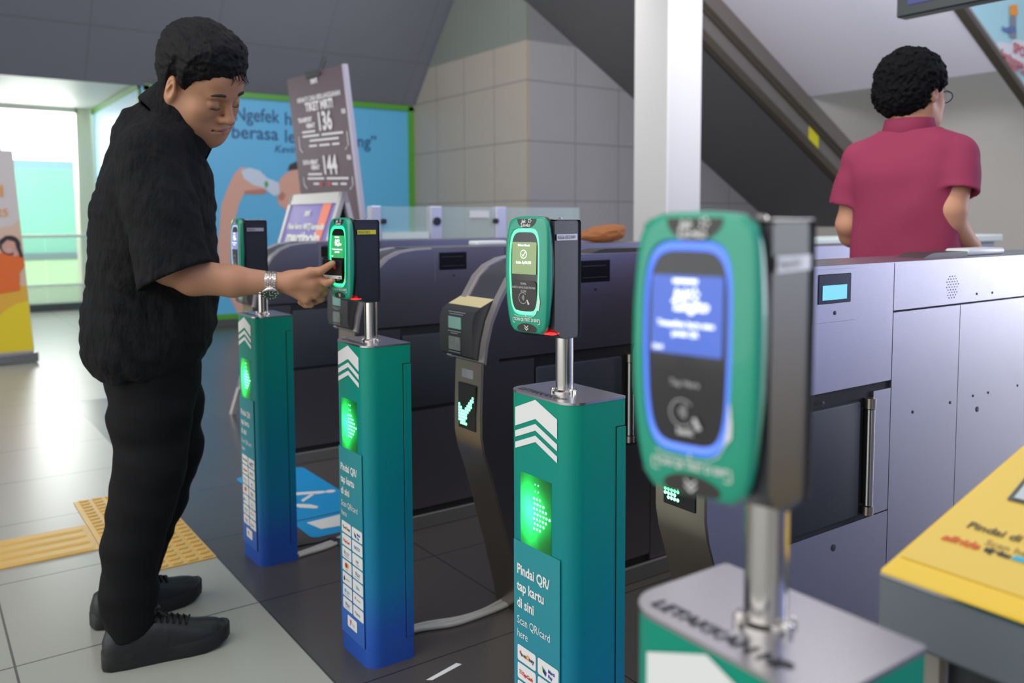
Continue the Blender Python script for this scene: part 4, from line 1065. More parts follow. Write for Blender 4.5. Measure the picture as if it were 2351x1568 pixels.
mb.build('printed_figure', [mat('print_orange_shirt', (224, 108, 44), 0.5), m_skinp, mat('printed_hair'), mat('orange_print'), m_decal], t, 0)
mb = MB(); mb.box(-.1, .835, by-.06, by+.09, 0.012, .09, .01, 2); mb.build('base', mat('silver_base', (140, 142, 146), 0.3, 0.7), t)

# ------------------------------------------------------------------ glass gates beyond
t = thing('glass_barrier', 'glass barrier with three steel posts behind the turnstiles', 'glass barrier', (0, 0, 0))
for x0, x1, m_ in ((2.296, 2.362, 1), (2.708, 2.790, 1), (3.207, 3.288, 2)):
    mb = MB(); mb.box(x0, x1, 4.77, 4.83, 0, 1.222, .004, 1); mb.build('post', mat('pale_post', (212, 212, 222), 0.35, 0.4), t)
for x0, x1 in ((2.37, 2.70), (2.795, 3.20), (3.295, 3.94)):
    mb = MB(); mb.box(x0, x1, 4.795, 4.805, .15, 1.220); mb.build('glass_pane', mat('tinted_glass', (205, 232, 228), 0.04, alpha=.22), t, 0)
for x in (2.376, 2.748, 3.20, 3.57):
    mb = MB(); mb.cyl((x, 4.755, 1.128), 'y', .026 if x == 2.748 else .017, .03, 16); mb.build('glass_clamp', m_black, t)
mb = MB(); mb.box(2.37, 2.70, 4.78, 4.82, 1.02, 1.06); mb.build('mid_rail', mat('pale_rail'), t, 0)
mb = MB(); mb.box(3.01, 3.16, 4.785, 4.794, 1.150, 1.195); mb.build('white_notice', m_decal, t, 0)
t = thing('counter', 'pale steel counter running behind the gates, right of centre', 'counter', (0, 0, 0))
mb = MB(); mb.box(3.75, 6.4, 3.06, 3.46, 0, .97, .01, 1); mb.build('body', mat('pale_counter', (206, 204, 210), 0.35, 0.2), t)
mb = MB(); mb.box(3.7, 6.45, 3.03, 3.49, .97, 1.02, .006, 1); mb.build('top', mat('pale_rail'), t)
# brown paper bag on the cabinet
def crumple(mb, pts, rnd, amt):
    return mb
rnd = random.Random(3)
bm = bmesh.new(); bmesh.ops.create_icosphere(bm, subdivisions=3, radius=1)
for v in bm.verts:
    c = v.co.copy(); k = .5+.5*c.x
    w_ = .30+.75*k**.8; h_ = .35+.75*k
    q = Vector((c.x*.13, c.y*.058*w_, c.z*.050*h_+.020*k))
    v.co = q*(1+rnd.uniform(-.07, .07))
zmin = min(v.co.z for v in bm.verts)
me = bpy.data.meshes.new('paper_bag'); bm.to_mesh(me); bm.free(); me.materials.append(mat('brown_paper', (150, 92, 48), 0.75, bump=(30, .6, (1, 1, 1)), var=.15, vscale=10))
o = bpy.data.objects.new('paper_bag', me); C.objects.link(o); o.location = (2.46, 2.86, 1.0380-zmin); o.rotation_euler = (0, 0, -.3)
tag(o, 'crumpled brown paper bag on a cabinet top, left of the blue screened validator', 'bag')
# poster on the flank of the second stair
t = thing('wall_poster', 'pale cyan poster with red lettering along the stair at the right edge', 'poster', (0, 0, 0))
def PP(off): return lambda x, z: (x, 3.47-off, z)
mb = MB(); F0, F1 = PP(0), PP(-.02)
q = [(6.3, fz(6.3, .055)), (8.9, fz(8.9, .055)), (8.9, 4.2), (6.3, 4.2)]
q = [(x, z) for x, z in q]
mb.add([F0(*p) for p in q]+[F1(*p) for p in q], [(0, 1, 2, 3), (7, 6, 5, 4), (0, 4, 5, 1), (1, 5, 6, 2), (2, 6, 7, 3), (3, 7, 4, 0)])
mb.build('sheet', mat('cyan_poster', (166, 214, 222), 0.45, var=.06, vscale=1.5), t, 0)
def pxy(px_, py_):
    d = fw+rt2*((px_-PX)/FP)-up2*((py_-PY)/FP); k = 3.46/d.y; return (d.x*k, CAMH+d.z*k)
mb = MB(); F = PP(.006); mb.m = 0
flat(mb, [pxy(*p) for p in ((2290, 100), (2296, 95), (2322, 100), (2330, 90), (2360, 95), (2400, 100), (2400, 160), (2350, 153), (2292, 138))], F); mb.m = 1
flat(mb, [pxy(*p) for p in ((2319, 12), (2336, 10), (2337, 36), (2320, 35))], PP(.009)); mb.m = 2
flat(mb, [pxy(*p) for p in ((2320, 36), (2333, 38), (2334, 88), (2319, 86))], PP(.009)); mb.m = 3
flat(mb, [pxy(*p) for p in ((2300, 58), (2306, 64), (2328, 60), (2334, 72), (2318, 76), (2302, 70))], PP(.012)); mb.m = 4
a0 = pxy(2326, 113); a1 = pxy(2298, 120); a2 = pxy(2300, 134)
letters(mb, 'SPORT', .115, lambda a, b: PP(.012)(a0[0]+a, a0[1]-.02-a*.12+b), bold=.003)
letters(mb, 'Sambungan', .088, lambda a, b: PP(.012)(a1[0]+a, a1[1]-.03-a*.16+b), bold=.002)
letters(mb, 'Gerakan Sehat', .085, lambda a, b: PP(.012)(a2[0]+a, a2[1]-.035-a*.16+b), bold=.002)
mb.build('printed_art', [mat('poster_white', (218, 218, 224), 0.5), mat('orange_print'), mat('poster_grey', (128, 132, 146), 0.5), mat('poster_blue', (84, 112, 168), 0.5), mat('poster_red', (196, 92, 100), 0.5)], t, 0)

# ------------------------------------------------------------------ soft forms: distance fields turned into smooth meshes
A_ = np.array
def nrm_(v): v = A_(v, float); return v/np.linalg.norm(v)
def d_cone(P, a, b, r0, r1):
    a = A_(a, float); b = A_(b, float); ab = b-a; L2 = ab@ab
    t = np.clip(((P-a)@ab)/L2, 0, 1)
    return np.linalg.norm(P-a-t[:, None]*ab, axis=1)-(r0+(r1-r0)*t)
def d_ell(P, c, r, R=None):
    q = P-A_(c, float)
    if R is not None: q = q@R
    r = A_(r, float); k0 = np.linalg.norm(q/r, axis=1); k1 = np.linalg.norm(q/(r*r), axis=1)
    return k0*(k0-1)/np.maximum(k1, 1e-9)
def su(a, b, k):
    h = np.clip(0.5+0.5*(b-a)/k, 0, 1); return b+(a-b)*h-k*h*(1-h)
def ssub(a, b, k): return -su(-a, b, k)
def chain(P, pts, rs, k=0.012):
    d = None
    for i in range(len(pts)-1):
        e = d_cone(P, pts[i], pts[i+1], rs[i], rs[i+1]); d = e if d is None else su(d, e, k)
    return d
_rs = np.random.RandomState(11); _LAT = _rs.rand(32, 32, 32)
def vnoise(P, f, off=0.0):
    q = P*f+off+100.0; i = np.floor(q).astype(int); t = q-i; t = t*t*(3-2*t); i %= 32; j = (i+1) % 32
    x0, y0, z0 = i.T; x1, y1, z1 = j.T; a, b, c = t.T
    def L(u, v, w): return u*(1-w)+v*w
    return L(L(L(_LAT[x0, y0, z0], _LAT[x1, y0, z0], a), L(_LAT[x0, y1, z0], _LAT[x1, y1, z0], a), b), L(L(_LAT[x0, y0, z1], _LAT[x1, y0, z1], a), L(_LAT[x0, y1, z1], _LAT[x1, y1, z1], a), b), c)-0.5
def loft(P, rows, az):
    """stack of ellipses: rows of (z, cx, cy, half front-back, half side)"""
    R = A_(sorted(rows)); z = P[:, 2]; zz = np.clip(z, R[0, 0], R[-1, 0])
    g = np.linspace(R[0, 0], R[-1, 0], 90); T = np.stack([g]+[np.interp(g, R[:, 0], R[:, k]) for k in range(1, 5)], 1)
    for _ in range(14): T[1:-1, 1:] = T[1:-1, 1:]*.5+.25*(T[:-2, 1:]+T[2:, 1:])
    R = T
    cx, cy, a, b = (np.interp(zz, R[:, 0], R[:, k]) for k in (1, 2, 3, 4))
    c, s = math.cos(az), math.sin(az); dx = P[:, 0]-cx; dy = P[:, 1]-cy
    u = (dx*c+dy*s)/a; v = (-dx*s+dy*c)/b
    k = (np.abs(u)**2.3+np.abs(v)**2.3)**(1/2.3)
    d = (k-1)*np.minimum(a, b)
    return np.maximum(d, np.maximum(R[0, 0]-z, z-R[-1, 0]))
def mesh_sdf(fn, lo, hi, h, B=14, slack=1.35):
    lo = A_(lo, float); n = np.ceil((A_(hi)-lo)/h/B).astype(int)
    g = np.arange(B+1); GX, GY, GZ = np.meshgrid(g, g, g, indexing='ij'); G0 = np.stack([GX.ravel(), GY.ravel(), GZ.ravel()], 1)
    blocks = A_([(i, j, k) for i in range(n[0]) for j in range(n[1]) for k in range(n[2])])
    cen = lo+(blocks+.5)*B*h; dc = fn(cen); blocks = blocks[np.abs(dc) < B*h*.867*slack+0.02]
    VK = []; VP = []; FQ = []; S = 1 << 20
    key = lambda I: (I[:, 0]*S+I[:, 1])*S+I[:, 2]
    for bl in blocks:
        base = bl*B; P = lo+(base+G0)*h; d = fn(P).reshape(B+1, B+1, B+1); s = d < 0
        if s.all() or not s.any(): continue
        cnt = np.zeros((B, B, B), int)
        for a in (0, 1):
            for b in (0, 1):
                for c in (0, 1): cnt += s[a:B+a, b:B+b, c:B+c]
        act = (cnt > 0) & (cnt < 8); I = np.argwhere(act)
        if len(I) == 0: continue
        acc = np.zeros((len(I), 3)); w = np.zeros(len(I))
        for ax in range(3):
            o = [x for x in range(3) if x != ax]
            for a in (0, 1):
                for b in (0, 1):
                    J = I.copy(); J[:, o[0]] += a; J[:, o[1]] += b; K = J.copy(); K[:, ax] += 1
                    d0 = d[J[:, 0], J[:, 1], J[:, 2]]; d1 = d[K[:, 0], K[:, 1], K[:, 2]]; m = (d0 < 0) != (d1 < 0)
                    t = np.where(m, d0/np.where(m, d0-d1, 1), 0); q = J.astype(float); q[:, ax] += t
                    acc += q*m[:, None]; w += m
        VP.append(lo+(base+acc/w[:, None])*h); VK.append(key(I+base))
        for ax in range(3):
            o = [(ax+1) % 3, (ax+2) % 3]
            sl0 = [slice(0, B)]*3; sl1 = [slice(0, B)]*3; sl1[ax] = slice(1, B+1)
            m = s[tuple(sl0)] != s[tuple(sl1)]; E = np.argwhere(m)
            if len(E) == 0: continue
            flip = s[E[:, 0], E[:, 1], E[:, 2]]; E = E+base; q = []
            for a, b in ((0, 0), (1, 0), (1, 1), (0, 1)):
                F = E.copy(); F[:, o[0]] -= a; F[:, o[1]] -= b; q.append(key(F))
            q = np.stack(q, 1); q[flip] = q[flip][:, ::-1]; FQ.append(q[:, ::-1])
    VK = np.concatenate(VK); VP = np.concatenate(VP); FQ = np.concatenate(FQ)
    o = np.argsort(VK); VK = VK[o]; VP = VP[o]; ix = np.searchsorted(VK, FQ); ix = np.clip(ix, 0, len(VK)-1)
    ok = (VK[ix] == FQ).all(1)
    return VP, ix[ok]
def np_mesh(name, V, F, m, parent=None, relax=1):
    for _ in range(relax):
        e = np.concatenate([F[:, [0, 1]], F[:, [1, 2]], F[:, [2, 3]], F[:, [3, 0]]]); acc = np.zeros_like(V); c = np.zeros(len(V))
        np.add.at(acc, e[:, 0], V[e[:, 1]]); np.add.at(acc, e[:, 1], V[e[:, 0]]); np.add.at(c, e[:, 0], 1); np.add.at(c, e[:, 1], 1)
        V = V*.5+.5*acc/np.maximum(c, 1)[:, None]
    me = bpy.data.meshes.new(name)
    me.vertices.add(len(V)); me.vertices.foreach_set('co', V.astype(np.float32).ravel())
    me.loops.add(F.size); me.loops.foreach_set('vertex_index', F.astype(np.int32).ravel())
    me.polygons.add(len(F)); me.polygons.foreach_set('loop_start', np.arange(0, F.size, 4, dtype=np.int32)); me.polygons.foreach_set('loop_total', np.full(len(F), 4, dtype=np.int32))
    me.update(calc_edges=True); me.validate(); me.polygons.foreach_set('use_smooth', [True]*len(me.polygons))
    me.materials.append(m); o = bpy.data.objects.new(name, me); C.objects.link(o)
    if parent is not None: o.parent = parent
    return o
def rotm(y, p, r):
    cz, sz = math.cos(y), math.sin(y); cp, sp = math.cos(p), math.sin(p); cr, sr = math.cos(r), math.sin(r)
    return A_([[cz, -sz, 0], [sz, cz, 0], [0, 0, 1]])@A_([[cp, 0, sp], [0, 1, 0], [-sp, 0, cp]])@A_([[1, 0, 0], [0, cr, -sr], [0, sr, cr]])

def head_sdf(p, fat=0.0):
    """head in its own frame: x to the face, y to its left, z up, origin between the ears"""
    d = d_ell(p, (-.012, 0, .052), (.093, .074+fat*.3, .080))
    d = su(d, d_ell(p, (.030, 0, -.018), (.060, .062+fat, .085)), .03)
    d = su(d, d_ell(p, (.060, 0, .052), (.036, .055, .045)), .025)
    for s in (-1, 1):
        d = su(d, d_cone(p, (.000, s*(.055+fat), -.045), (.062, s*.020, -.098), .020, .016), .03)
        d = su(d, d_ell(p, (.056, s*.040, -.022), (.026, .022+fat, .026)), .02)
        d = su(d, d_ell(p, (.045, s*(.034+fat), -.062), (.034, .022+fat, .030)), .03)
    d = su(d, d_ell(p, (.072, 0, -.066), (.024, .034, .030)), .02)
    d = su(d, d_ell(p, (.074, 0, -.100), (.017, .022, .016)), .018)
    d = su(d, d_cone(p, (.040, 0, -.085), (-.01, 0, -.085), .045+fat, .055+fat), .03)
    d = su(d, d_ell(p, (.078, 0, .026), (.017, .046, .012)), .016)
    for s in (-1, 1): d = ssub(d, d_ell(p, (.099, s*.031, .006), (.016, .017, .012)), .012)
    for s in (-1, 1):
        d = su(d, d_ell(p, (.0775, s*.032, .004), (.0125, .0165, .0115)), .004)
        d = su(d, d_cone(p, (.0905, s*.021, -.0015), (.0830, s*.046, -.0030), .0022, .0018), .003)
    d = su(d, d_cone(p, (.088, 0, .016), (.1080, 0, -.024), .0080, .0115), .010)
    d = su(d, d_ell(p, (.1110, 0, -.0290), (.0130, .0140, .0105)), .006)
    for s in (-1, 1): d = su(d, d_ell(p, (.0985, s*.0145, -.0325), (.0115, .0085, .0090)), .006)
    for s in (-1, 1): d = ssub(d, d_ell(p, (.1030, s*.0065, -.0400), (.006, .0035, .0040)), .003)
    d = su(d, d_ell(p, (.0950, 0, -.0590), (.0080, .0230, .0062)), .006)
    d = su(d, d_ell(p, (.0935, 0, -.0700), (.0080, .0190, .0068)), .006)
    d = ssub(d, d_ell(p, (.1020, 0, -.0643), (.0100, .0260, .0013)), .003)
    for s in (-1, 1): d = ssub(d, d_ell(p, (.0885, s*.0255, -.0640), (.006, .0035, .0035)), .005)
    # ears
    for s in (-1, 1):
        Re = rotm(s*.35, -.15, 0)
        e = d_ell(p, (-.008, s*(.080+fat*.4), -.003), (.0185, .0105, .034), Re)
        e = ssub(e, d_ell(p, (-.0035, s*(.092+fat*.4), .004), (.0115, .0090, .0235), Re), .003)
        e = su(e, d_cone(p, (-.0125, s*(.0865+fat*.4), -.008), (-.0045, s*(.0865+fat*.4), .014), .0030, .0026), .003)
        e = su(e, d_ell(p, (.0055, s*(.082+fat*.4), -.006), (.0050, .0050, .0085)), .004)
        d = su(d, e, .006)
    return d
def finger(P, pts, rs): return chain(P, pts, rs, .004)

m_skin = mat('skin', (184, 134, 102), 0.48, var=.05, vscale=30, spec=.35)
bs = m_skin.node_tree.nodes['Principled BSDF']; bs.inputs['Subsurface Weight'].default_value = .12; bs.inputs['Subsurface Radius'].default_value = (.008, .003, .0015); bs.inputs['Subsurface Scale'].default_value = 1.0
m_shirt = mat('black_crinkle_cloth', (20, 20, 21), 0.85, bump=(42, 1.0, (1, 1, .45)), spec=.2)
m_shirt.node_tree.nodes['Bump'].inputs['Distance'].default_value = .012
m_trous = mat('black_trousers', (13, 13, 14), 0.8, bump=(120, .15, (1, 1, 1)), spec=.2)
m_hair = mat('black_hair', (10, 9, 10), 0.7, bump=(160, .7, (1, 1, .25)), spec=.25)
m_shoe = mat('black_leather', (11, 11, 12), 0.45, bump=(60, .2, (1, 1, 1)))

# ------------------------------------------------------------------ the man in black
man = thing('person', 'person in a black short sleeved shirt and black trousers tapping a card on a validator', 'person', (0.52, 2.46, 0))
HCN = A_([.645, 2.334, 1.486]); HR = rotm(math.radians(-56), math.radians(34), math.radians(15)); HS_ = 1.068
AZT = math.radians(-16)
Hd = [((.766, 2.115, .981), .027), ]
def rhand(P):
    wr = (.752, 2.121, .982)
    d = chain(P, [wr, (.790, 2.098, .984), (.832, 2.078, .980)], [.0245, .027, .024], .01)
    d = su(d, d_ell(P, (.815, 2.088, .975), (.040, .017, .034), rotm(math.radians(-30), math.radians(8), 0)), .012)
    ks = [(.850, 2.066, .990), (.853, 2.072, .968), (.840, 2.078, .950), (.818, 2.084, .938)]
    for k_ in ks: d = su(d, d_cone(P, (.785, 2.104, .972), k_, .016, .0120), .010)
    d = su(d, d_cone(P, (.780, 2.100, .990), (.822, 2.064, 1.008), .017, .0125), .012)
    d = su(d, finger(P, [(.822, 2.064, 1.008), (.846, 2.050, 1.012), (0.862, 2.015, 1.031)], [.0125, .0105, .0084]), .006)
    f = finger(P, [ks[0], (.860, 2.046, .981), (.8625, 2.020, .987)], [.0112, .0098, .0082]); d = su(d, f, .004)
    f = finger(P, [ks[1], (.870, 2.084, .956), (.864, 2.104, .948), (.846, 2.108, .950)], [.0115, .0100, .0092, .008]); d = su(d, f, .003)
    f = finger(P, [ks[2], (.860, 2.088, .938), (.853, 2.110, .930), (.835, 2.112, .936)], [.0110, .0098, .0090, .008]); d = su(d, f, .003)
    f = finger(P, [ks[3], (.834, 2.094, .924), (.828, 2.112, .922), (.814, 2.112, .930)], [.0100, .0088, .0080, .0072]); d = su(d, f, .003)
    return d
def lhand(P, o=(.575, 2.705, .70)):
    o = A_(o); d = su(d_cone(P, o, o+(.01, 0, -.05), .024, .026), d_ell(P, o+(.012, 0, -.065), (.035, .018, .045)), .012)
    for i, (dx, l) in enumerate(((.036, .075), (.018, .085), (.0, .080), (-.016, .062))):
        b = o+(dx, 0, -.095); d = su(d, finger(P, [b, b+(.004, -.006, -l*.5), b+(.0, -.022, -l*.95)], [.0105, .0095, .0078]), .004)
    return su(d, finger(P, [o+(.03, -.01, -.04), o+(.052, -.018, -.075), o+(.055, -.026, -.105)], [.015, .0115, .009]), .008)
def man_body(P):
    hp = (P-HCN)@HR/HS_; near = len(P) != 3375 or np.linalg.norm(P.mean(0)-HCN) < .27
    d = head_sdf(hp, .006)*HS_ if near else np.full(len(P), 9.)
    d = su(d, d_cone(P, (.612, 2.362, 1.440), (.560, 2.43, 1.30), .060, .075), .03)
    d = su(d, loft(P, [(1.33, .555, 2.44, .09, .13), (1.25, .555, 2.46, .11, .15), (1.0, .545, 2.46, .12, .15), (.80, .525, 2.48, .10, .14)], AZT), .05)
    arm = chain(P, [(.515, 2.275, 1.315), (.530, 2.235, 1.03), (.575, 2.195, 1.0), (.66, 2.158, .988), (.752, 2.121, .982)], [.052, .048, .044, .038, .0265], .015)
    nh = len(P) != 3375 or np.linalg.norm(P.mean(0)-A_([.83, 2.08, .97])) < .19
    d = su(d, su(arm, rhand(P), .006) if nh else arm, .02)
    la = chain(P, [(.60, 2.64, 1.31), (.575, 2.705, 1.03), (.575, 2.705, .74)], [.050, .043, .026], .015)
    nl = len(P) != 3375 or np.linalg.norm(P.mean(0)-A_([.59, 2.70, .62])) < .22
    d = su(d, su(la, lhand(P), .006) if nl else la, .02)
    for pts, rr in ((LEGN, LRN), (LEGF, LRF)):
        d = su(d, chain(P, pts, [r*.62 for r in rr], .03), .04)
    return d
LEGN = [(.535, 2.41, .76), (.507, 2.39, .63), (.500, 2.375, .50), (.470, 2.368, .40), (.443, 2.362, .29), (.432, 2.358, .18), (.432, 2.352, .02)]
LRN = [.105, .098, .086, .076, .069, .064, .062]
LEGF = [(.560, 2.55, .76), (.590, 2.575, .62), (.598, 2.588, .48), (.560, 2.597, .335), (.505, 2.605, .19), (.470, 2.61, .02)]
LRF = [.105, .094, .084, .075, .067, .062]
V, F = mesh_sdf(man_body, (.30, 2.0, .06), (.95, 2.80, 1.68), .0027)
loc = A_([.52, 2.46, 0])
body = np_mesh('body', V-loc, F, m_skin, man)
# finer look of the face comes from small separate pieces
def hw(p): return tuple(HCN+HS_*(HR@A_(p))-loc)
mb = MB()
for s in (-1, 1):
    pts = [(.0875+.001, s*.014, .028), (.0935, s*.022, .0335), (.0925, s*.034, .036), (.0840, s*.045, .0325), (.0780, s*.050, .0285)]
    pts = [(x+.0035, y, z) for x, y, z in pts]
    mb.tube([hw(p) for p in pts], [.0022, .0036, .0036, .0028, .0012], 8)
mb.build('eyebrow', mat('brow_hair', (34, 26, 22), 0.7), body, 60)
mb = MB()
for s in (-1, 1): mb.tube([hw(p) for p in ((.0890, s*.0185, -.0020), (.0932, s*.026, -.0052), (.0925, s*.034, -.0058), (.0865, s*.042, -.0045), (.0800, s*.0475, -.0025))], [.0006, .0012, .0013, .0012, .0005], 6)
mb.build('eyelashes', mat('brow_hair'), body, 60)
mb = MB()
mb.tube([hw(p) for p in ((.0905, -.0235, -.0630), (.0985, -.014, -.0600), (.1030, -.004, -.0592), (.1030, .004, -.0592), (.0985, .014, -.0600), (.0905, .0235, -.0630))], [.0006, .0030, .0036, .0036, .0030, .0006], 8)
mb.tube([hw(p) for p in ((.0915, -.020, -.0660), (.0975, -.011, -.0692), (.1005, 0, -.0702), (.0975, .011, -.0692), (.0915, .020, -.0660))], [.0006, .0034, .0040, .0034, .0006], 8)
mb.build('lips', mat('lip_skin', (168, 96, 88), 0.5), body, 60)
# hair
def man_hair(P):
    p = (P-HCN)@HR/HS_
    base = d_ell(p, (-.012, 0, .052), (.094, .0768, .081))
    base = su(base, d_ell(p, (-.040, 0, .010), (.058, .068, .070)), .03)
    base = su(base, d_ell(p, (.034, 0, .050), (.058, .064, .056)), .03)
    zh = np.interp(p[:, 0], [-.12, -.06, -.036, -.026, -.018, -.006, .004, .008, .022, .030, .046, .070, .082, .10], [-.072, -.068, -.052, -.012, .020, .034, .030, .004, .000, .030, .050, .066, .078, .080])
    zh = zh+vnoise(p, 130, 3)*.010
    up_ = p[:, 2]-zh
    tm = np.interp(p[:, 2], [-.07, .0, .05, .10, .14], [.006, .010, .016, .024, .027])+np.clip(p[:, 0]-.02, 0, .06)*.10
    t = np.clip(.0025+.34*up_, .0, tm)
    n = vnoise(p*A_([.45, 1, 1]), 75)*.007+vnoise(p*A_([.35, 1, 1]), 190, 7)*.0045
    d = base-t+n*np.clip(up_/.03, 0, 1)
    d = np.maximum(d, -up_*.8)
    for s in (-1, 1): d = ssub(d, d_ell(p, (-.006, s*.092, -.002), (.021, .022, .036)), .004)
    return d*HS_*.85
V, F = mesh_sdf(man_hair, (.44, 2.15, 1.34), (.84, 2.52, 1.70), .0024)
np_mesh('hair', V-loc, F, m_hair, body, 0)
mb = MB(); rnd = random.Random(9)
for i in range(20):
    y = rnd.uniform(-.015, .052); z = .082-.35*abs(y)**1.2*2+rnd.uniform(-.004, .004)
    x = .094-5.5*y*y
    l = rnd.uniform(.004, .020)
    mb.tube([hw((x-.004, y, z+.010)), hw((x+.008, y+rnd.uniform(-.003, .003), z-.002)), hw((x+.004, y+rnd.uniform(-.006, .006), z-l))], [.0011, .0008, .0003], 4)
mb.build('fringe', m_hair, body, 60)
# shirt
SHR = [(.738, .515, 2.475, .126, .185), (.752, .515, 2.475, .134, .192), (.773, .517, 2.473, .150, .205), (.808, .520, 2.47, .163, .215), (.866, .529, 2.47, .168, .218), (.936, .537, 2.465, .166, .215), (1.006, .542, 2.46, .162, .210),
       (1.076, .546, 2.46, .157, .208), (1.146, .547, 2.455, .153, .205), (1.204, .551, 2.45, .147, .200), (1.262, .556, 2.45, .138, .190), (1.310, .562, 2.445, .122, .165), (1.345, .568, 2.44, .098, .125)]
cN = nrm_((.74, -.18, .66)); cC = A_([.607, 2.385, 1.408]); cE1 = nrm_(A_([.62, -.27, -.76])-cN*(A_([.62, -.27, -.76])@cN)); cE2 = np.cross(cN, cE1)
def folds(P, amp=1.0):
    n = vnoise(P*A_([1.0, 1.0, .55])@rotm(.3, .5, 0), 11, 3)*.016+vnoise(P@rotm(0, .9, .3)*A_([1, 1, 2.2]), 16, 9)*.010+vnoise(P@rotm(.2, .6, .2)*A_([.6, .6, 2.0]), 38, 5)*.0055
    return n*amp*1.25
def shirt(P):
    d = loft(P, SHR, AZT)
    d = su(d, d_cone(P, (.585, 2.40, 1.385), (.500, 2.290, 1.315), .062, .070), .05)
    d = su(d, d_cone(P, (.585, 2.42, 1.385), (.605, 2.610, 1.310), .062, .068), .05)
    d = su(d, d_cone(P, (.520, 2.43, 1.36), (.585, 2.40, 1.42), .080, .060), .05)
    d = d+folds(P)*.9
    # near sleeve, wide, hanging with the bent arm
    a, b = A_([.502, 2.275, 1.300]), A_([.531, 2.195, 1.000]); ax = nrm_(b-a)
    hn = nrm_((-.29, -.10, -.95)); hn = nrm_((.34, -.25, -.92))
    sl = chain(P, [a, (.512, 2.235, 1.16), b], [.078, .084, .092], .03)+folds(P+5, .7)
    hem = (P-A_([.532, 2.19, 1.004]))@hn
    sl = np.maximum(sl, hem)
    sl = np.maximum(sl, -np.maximum(chain(P, [(.530, 2.21, 1.06), (.533, 2.19, .985)], [.050, .084], .01), -hem-.07))
    d = su(d, sl, .016)
    a2 = chain(P, [(.612, 2.62, 1.295), (.600, 2.665, 1.16), (.590, 2.70, 1.03)], [.072, .078, .084], .03)+folds(P+9, .7)
    a2 = np.maximum(a2, 1.03-P[:, 2]); d = su(d, a2, .016)
    # opening at the neck, stand collar
    q = P-cC; w = q@cN; e = np.sqrt((q@cE1/.098)**2+(q@cE2/.080)**2)
    d = np.maximum(d, w-.0)
    col = np.maximum(np.abs((e-1)*.085)-.0055, np.abs(w+.012)-.034)
    col = np.maximum(col, -(q@cE1)-.15)
    d = np.minimum(d, col-.002)
    d = ssub(d, np.maximum((e-.90)*.085, -w-.05), .004)
    flap = np.maximum(np.maximum(np.abs((e-1.0)*.085-.004)-.004, w-.018), -w-.045)
    return d
V, F = mesh_sdf(shirt, (.28, 2.02, .72), (.80, 2.86, 1.56), .0048)
sh = np_mesh('shirt', V-loc, F, m_shirt, man)
mb = MB()
def cw(e1, e2, w): return tuple(cC+cE1*e1+cE2*e2+cN*w-loc)
# folded collar leaf with its pointed tip at the throat
n = 30; top = []; bot = []
for i in range(n+1):
    a = math.radians(12+336*i/n); e1, e2 = math.cos(a), math.sin(a)
    fr = max(0, e1)
    top.append(cw(e1*.099, e2*.081, .022)); bot.append(cw(e1*((.099 if e1 < 0 else .104)+.018*fr), e2*(.086+.010*fr), -.012-.020*fr))
vs = top+bot+[tuple(Vector(p)+Vector((0, 0, -.003))) for p in top]+[tuple(Vector(p)*1.0+Vector((0, 0, -.004))) for p in bot]
m_ = n+1
fs = []
for i in range(n): fs += [(i, i+1, m_+i+1, m_+i), (2*m_+i, 3*m_+i, 3*m_+i+1, 2*m_+i+1), (i, 2*m_+i, 2*m_+i+1, i+1), (m_+i, m_+i+1, 3*m_+i+1, 3*m_+i)]
mb.add(vs, fs); mb.build('collar', m_shirt, sh, 60)
# trousers
def trous(P):
    hp = loft(P, [(.66, .53, 2.475, .095, .155), (.70, .532, 2.478, .118, .175), (.80, .525, 2.478, .122, .175), (.86, .525, 2.475, .118, .165)], AZT)
    d = hp
    l1 = chain(P, LEGN, LRN, .03); l2 = chain(P, LEGF, LRF, .03)
    fo = vnoise(P@rotm(0, .5, .2)*A_([1, 1, 2]), 14, 21)*.012
    d = su(su(d, l1, .03), l2, .03)+fo
    return np.maximum(d, (.066+.22*np.clip(P[:, 0]-.40, 0, 1)-P[:, 2])*.95)
V, F = mesh_sdf(trous, (.28, 2.22, .02), (.76, 2.74, .90), .005)
np_mesh('trousers', V-loc, F, m_trous, man)
